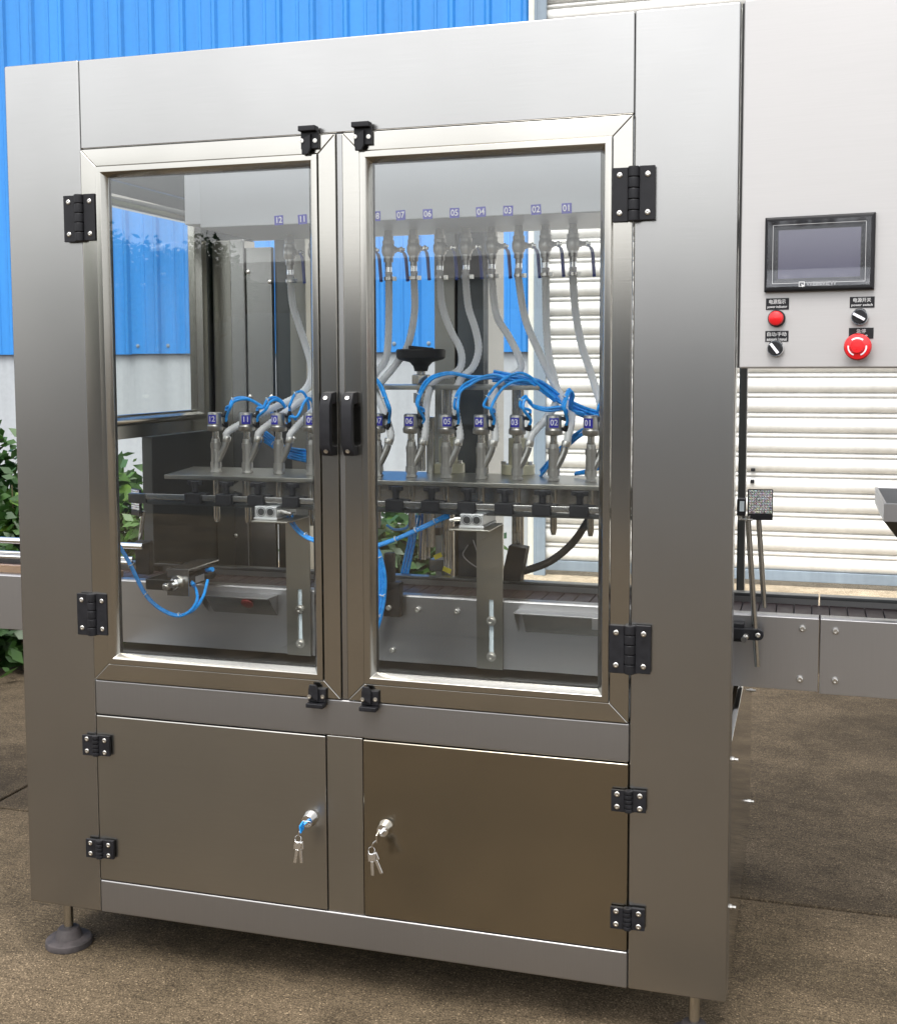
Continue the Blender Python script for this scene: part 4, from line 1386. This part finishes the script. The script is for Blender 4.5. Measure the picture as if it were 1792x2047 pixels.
# ---- reflector stands
def reflector(c, w, h, rz, stick0, stick1, lab):
    t = thing('reflector_stand', stick1, lab, 'sensor', 'square sensor reflectors on rods')
    cr, sr = math.cos(rz), math.sin(rz)

    def L(u, d, z_):
        return (c.x + u * cr - d * sr, c.y + u * sr + d * cr, c.z + z_)
    fb = MB()
    v = [L(u, d, z_) for d in (0, .006) for (u, z_) in ((-w / 2, -h / 2), (w / 2, -h / 2), (w / 2, h / 2), (-w / 2, h / 2))]
    fb.add(v, [(0, 1, 2, 3), (7, 6, 5, 4), (0, 4, 5, 1), (1, 5, 6, 2), (2, 6, 7, 3), (3, 7, 4, 0)])
    v = [L(u, d, z_) for d in (-.002, .006) for (u, z_) in ((-w / 2, -h / 2 - .012), (w / 2, -h / 2 - .012), (w / 2, -h / 2 + .001), (-w / 2, -h / 2 + .001))]
    fb.add(v, [(0, 1, 2, 3), (7, 6, 5, 4), (0, 4, 5, 1), (1, 5, 6, 2), (2, 6, 7, 3), (3, 7, 4, 0)])
    obj('housing', fb, M['black'], t, bevel=.001)
    rb = MB()
    k = .92
    nx, nz = 9, 9
    # faceted prism sheet
    for i in range(nx):
        for j in range(nz):
            u0, u1 = (-.5 + i / nx) * w * k, (-.5 + (i + 1) / nx) * w * k
            z0_, z1_ = (-.5 + j / nz) * h * k, (-.5 + (j + 1) / nz) * h * k
            um, zm = (u0 + u1) / 2, (z0_ + z1_) / 2
            b = [L(u0, -.001, z0_), L(u1, -.001, z0_), L(u1, -.001, z1_), L(u0, -.001, z1_), L(um, -.0034, zm)]
            rb.add(b, [(0, 1, 4), (1, 2, 4), (2, 3, 4), (3, 0, 4)])
    obj('prism_sheet', rb, M['reflector'], t, smooth=False)
    obj('rod', MB().cyl(stick0, stick1, .0058, n=12), M['rod'], t)
    return t


r1 = at(1519, 1004, .40)
reflector(r1 + Vector((0, 0, .0)), .054, .056, R(8), at(1515, 1028, .41), at(1527, 1215, .41), 'square silver reflector on a thin rod right of the machine above the conveyor')
r2 = at(271, 1000, .44)
reflector(r2, .052, .058, R(-35), at(287, 1022, .45), at(272, 1150, .45), 'square sparkling reflector on a rod seen inside the left glass door')
# photo sensor clamped to the front of the conveyor
ps = thing('photo_sensor', (1.62, .34, .72), 'small black photo sensor on a slanting rod clamped to the right conveyor side', 'sensor')
obj('rod', MB().cyl(at(1494, 1032, .345), at(1513, 1333, .345), .0062, n=12), M['rod'], ps)
q = at(1480, 1014, .345)
obj('sensor_head', MB().box(q.x - .008, q.x + .010, .335, .365, q.z - .018, q.z + .018), M['black'], ps, bevel=.002)
obj('sensor_lens', MB().box(q.x - .002, q.x + .0075, .333, .3348, q.z - .008, q.z + .014), M['tie'], ps)
q2 = at(1485, 1040, .345)
obj('sensor_bracket', MB().box(q2.x - .012, q2.x + .02, .336, .356, q2.z, q2.z + .003).prism([(q2.x - .012, q2.z), (q2.x - .002, q2.z), (q2.x - .006, q2.z + .03), (q2.x - .010, q2.z + .03)], 'y', .345, .347), M['rod'], ps, bevel=.0006)
q = at(1497, 1269, .335)
cm = MB().box(q.x - .035, q.x + .018, .333, .353, q.z - .012, q.z + .012)
cm.lathe((q.x + .018, .353, q.z), (0, -1, 0), [(.012, 0), (.012, .020)], 18)
cm.box(q.x - .040, q.x - .012, .345, .379, q.z - .020, q.z + .020)
obj('rod_clamp', cm, M['black'], ps, bevel=.0015)
inst('screw', screw_l, ps, (q.x + .018, .333, q.z))
obj('thumb_screw', MB().lathe((q.x - .006, .333, q.z - .003), (-.15, -1, -.1), [(.006, 0), (.006, .010), (.004, .011), (.004, .022), (.0065, .0225), (.0065, .028), (.0, .028)], 12), M['screw'], ps)

# ---- feed hopper at the far right
hp = thing('hopper', (2.05, .47, .82), 'steel hopper with a folded rim at the right edge above the conveyor', 'hopper')
HX = 1.862
obj('rim', MB().frame(0, .42, 0, .34, [(0, 1.036), (0, 1.072), (.004, 1.074), (.006, 1.072), (.006, 1.036)]), 'x' and M['conv'], hp, local=True)
rim = [o for o in hp.children if o.name.startswith('rim')][0]
for vv in rim.data.vertices:
    x_, y_, z_ = vv.co
    vv.co = (HX + x_ - 2.05, .30 + z_ - .47, y_ - .82)
hb = MB()
t4 = [(HX, .30, 1.037), (HX + .42, .30, 1.037), (HX + .42, .64, 1.037), (HX, .64, 1.037)]
b4 = [(HX + .15, .42, .84), (HX + .27, .42, .84), (HX + .27, .52, .84), (HX + .15, .52, .84)]
hb.add(t4 + b4 + [tuple(Vector(p) + Vector((0, 0, .0))) for p in []], [(0, 1, 5, 4), (1, 2, 6, 5), (2, 3, 7, 6), (3, 0, 4, 7), (4, 5, 6, 7)])
obj('bowl', hb, M['inner'], hp)
obj('support', MB().box(HX + .19, HX + .23, .565, .58, .80, 1.036), M['panel'], hp)

# ================================================================== CONTROL BOX
ang = R(-7.8)
cb0 = Vector((1.5842, -.001, 0))
du, dn = Vector((math.cos(ang), math.sin(ang), 0)), Vector((math.sin(ang), -math.cos(ang), 0))


def onbox(px, py):
    d = ray(px, py)
    t = (cb0 - CAM).dot(dn) / d.dot(dn)
    p = CAM + d * t - cb0
    return p.dot(du), p.z


ctl = thing('control_box', cb0, 'pale steel control box with touch screen and red buttons beside the machine', 'control box', None, ang)
ORG[ctl] = Vector()
Q = lambda n, mb, mat, par=None, **kw: obj(n, mb, M[mat] if isinstance(mat, str) else mat, par or ctl, local=True, **kw)
u0, zb = onbox(1471.5, 737)
Q('housing', MB().box(.0, .52, 0, .24, zb, 2.022), 'box', bevel=.004)
Q('gap_shade_strip', MB().box(-.0052, -.0003, .012, .20, zb + .001, 2.018), 'rubber')  # black strip added as the shadow line between box and column
Q('mounting_arm', MB().box(-.03, .03, .26, .32, 1.6, 1.66).box(.03, .06, .20, .32, 1.59, 1.67), 'panel', bevel=.003)
# touch screen
(ua, za), (ub, zb_), (uc, zc), (ud, zd) = onbox(1530, 437), onbox(1750, 425), onbox(1747, 578), onbox(1529, 586)
sx0, sx1, sz0, sz1 = (ua + ud) / 2, (ub + uc) / 2, (zc + zd) / 2, (za + zb_) / 2
sw_, sh_ = sx1 - sx0, sz1 - sz0
ts = Q('touch_screen', MB().frame(sx0, sx1, sz0, sz1, [(0, 0), (0, -.010), (.004, -.013), (.013, -.013), (.018, -.010), (.0235, -.009), (.0235, 0)]), 'black', bevel=.0008)
fx0, fx1, fz0, fz1 = sx0 + .0235, sx1 - .0235, sz0 + .0255, sz1 - .0235
Q('display', MB().box(fx0 - .002, fx1 + .002, -.0078, -.004, sz0 + .022, fz1 + .002), 'screen', ts)
Q('outline', MB().frame(sx0 + .0145, sx1 - .0145, sz0 + .0145, sz1 - .0145, [(0, -.0116), (.0006, -.0116), (.0006, -.0121), (0, -.0121)]), 'tag_print', ts)
for side in (0, 1):
    vb = MB()
    for k in range(7):
        zz = fz0 + .008 + k * .0098
        x_ = fx0 - .0035 if side == 0 else fx1 + .0005
        vb.obox((x_, -.0102, zz), (x_ + .003, -.0102, zz + (.004 if side else .004)), .0012, .0022)
    Q('vent', vb, 'rubber', ts)
tm = text_mesh('WEINVIEW', .0105, M['dim_print'], 'brand_text', 0, 1.0)
o = inst('brand_text', tm, ts, ((sx0 + sx1) / 2 + .006, -.0136, sz0 + .0125), None, True)
Q('logo', MB().frame((sx0 + sx1) / 2 - .033, (sx0 + sx1) / 2 - .023, sz0 + .008, sz0 + .017, [(0, -.0131), (.001, -.0131), (.001, -.0136), (0, -.0136)])
  .prism([((sx0 + sx1) / 2 - .029, sz0 + .0125), ((sx0 + sx1) / 2 - .0235, sz0 + .0105), ((sx0 + sx1) / 2 - .0265, sz0 + .0065)], 'y', -.0142, -.0134), 'tag_print', ts)
# wrinkled protective film over the screen
fbm = MB()
nx, nz = 46, 26
for j in range(nz + 1):
    for i in range(nx + 1):
        u = sx0 + .006 + (sw_ - .012) * i / nx
        t = j / nz
        z_ = sz0 + .008 + (sh_ - .016) * t
        edge = max(0, .22 - t) / .22
        lump = noise.noise(Vector((u * 30, z_ * 45, 1.3)))
        y_ = -.0150 - .0045 * edge - .0045 * edge * abs(lump) - .0012 * max(0, t - .93) / .07 * abs(noise.noise(Vector((u * 40, 3, 1)))) if True else -.0152 - .004 * edge * abs(noise.noise(Vector((u * 38, z_ * 55, 1.3)))) * 2 - .0012 * abs(noise.noise(Vector((u * 22, z_ * 30, 4)))) - .0035 * edge * math.sin(max(0, min(1, edge)) * math.pi)
        fbm.v.append((u, y_, z_))
for j in range(nz):
    for i in range(nx):
        a = j * (nx + 1) + i
        fbm.f.append((a, a + 1, a + nx + 2, a + nx + 1))
Q('protective_film', fbm, 'plastic_film', ts, angle=180)


def fit_text(body, w, h):
    me = text_mesh(body, .01, M['tag_print'], 'lettering', .00005)
    xs = [v.co.x for v in me.vertices]
    zs = [v.co.z for v in me.vertices]
    kx, kz = w / (max(xs) - min(xs)), h / (max(zs) - min(zs))
    mx_, mz_ = (max(xs) + min(xs)) / 2, (max(zs) + min(zs)) / 2
    for v in me.vertices:
        v.co.x, v.co.z = (v.co.x - mx_) * kx, (v.co.z - mz_) * kz
    return me


def label_plate(x0, y0, x1, y1, cn, en, fc=.72, fe=.86, he=.30):
    (a, b), (c, d) = onbox(x0, y0), onbox(x1, y1)
    w, h = c - a, abs(b - d)
    lp = Q('label_plate', MB().box(a, c, -.0012, .0005, min(b, d), max(b, d)), 'black', bevel=.0003)
    cx_, cz_ = (a + c) / 2, (b + d) / 2
    inst('lettering', fit_text(cn, w * fc, h * .40), lp, (cx_, -.0016, cz_ + h * .20), None, True)
    inst('lettering', fit_text(en, w * fe, h * he), lp, (cx_, -.0016, cz_ - h * .27), None, True)


label_plate(1530.5, 597, 1576, 619, '电源指示', 'power indicator')
label_plate(1698, 594, 1747, 615, '电源开关', 'power switch')
label_plate(1529, 662, 1575, 683, '自动/手动', 'automatic / manual', .82, .86)
label_plate(1696, 656, 1745, 677, '急停', 'S T O P', .38, .52, .26)


def ctr(px, py):
    return onbox(px, py)


u, z_ = ctr(1552, 637)
b = Q('indicator_lamp', MB().lathe((u, 0, z_), (0, -1, 0), [(.0155, 0), (.0155, .007), (.0145, .009), (.013, .009)], 28), 'black')
Q('lens', MB().lathe((u, -.007, z_), (0, -1, 0), [(.0135, 0), (.0135, .005), (.012, .0085), (.007, .0105), (.0, .0112)], 28), 'red', b)


def selector(px, py, tilt):
    u, z_ = ctr(px, py)
    s_ = Q('selector_switch', MB().lathe((u, 0, z_), (0, -1, 0), [(.0155, 0), (.0155, .005), (.014, .008), (.0125, .008), (.0125, .006), (.0, .006)], 28), 'chrome')
    Q('knob', MB().lathe((u, -.0065, z_), (0, -1, 0), [(.0122, 0), (.0122, .008), (.0112, .0095), (.0, .0095)], 28), 'black', s_)
    d = Vector((math.sin(tilt), 0, math.cos(tilt)))
    c = Vector((u, -.0178, z_))
    Q('pointer', MB().obox(c - d * .0112, c + d * .0112, .0048, .004, (0, 1, 0)), 'white_print', s_, bevel=.0004)


selector(1718, 634, R(-60))
selector(1550, 697, R(-38))
u, z_ = ctr(1716, 694)
es = Q('stop_button', MB().lathe((u, 0, z_), (0, -1, 0), [(.014, 0), (.014, .012), (.017, .014), (.0225, .0165), (.0235, .019), (.0235, .024), (.0215, .0275), (.012, .030), (.0105, .0325), (.0, .033)], 36), 'red')
for k in range(3):
    a0 = R(90 + 120 * k)
    am = MB()
    n = 12
    for i in range(n + 1):
        a = a0 + R(-38) + R(76) * i / n
        for rr, hh in ((.0140, .0300), (.0165, .0294)):
            am.v.append((u + rr * math.cos(a), -hh, z_ + rr * math.sin(a)))
            am.v.append((u + rr * math.cos(a), -hh + .0014, z_ + rr * math.sin(a)))
    for i in range(n):
        p0, p1 = i * 4, (i + 1) * 4
        am.f += [(p0, p1, p1 + 2, p0 + 2), (p0 + 1, p0 + 3, p1 + 3, p1 + 1), (p0, p0 + 1, p1 + 1, p1), (p0 + 2, p1 + 2, p1 + 3, p0 + 3)]
    am.f += [(0, 2, 3, 1), (n * 4, n * 4 + 1, n * 4 + 3, n * 4 + 2)]
    Q('arrow_mark', am, 'white_print', es)

bpy.context.view_layer.update()
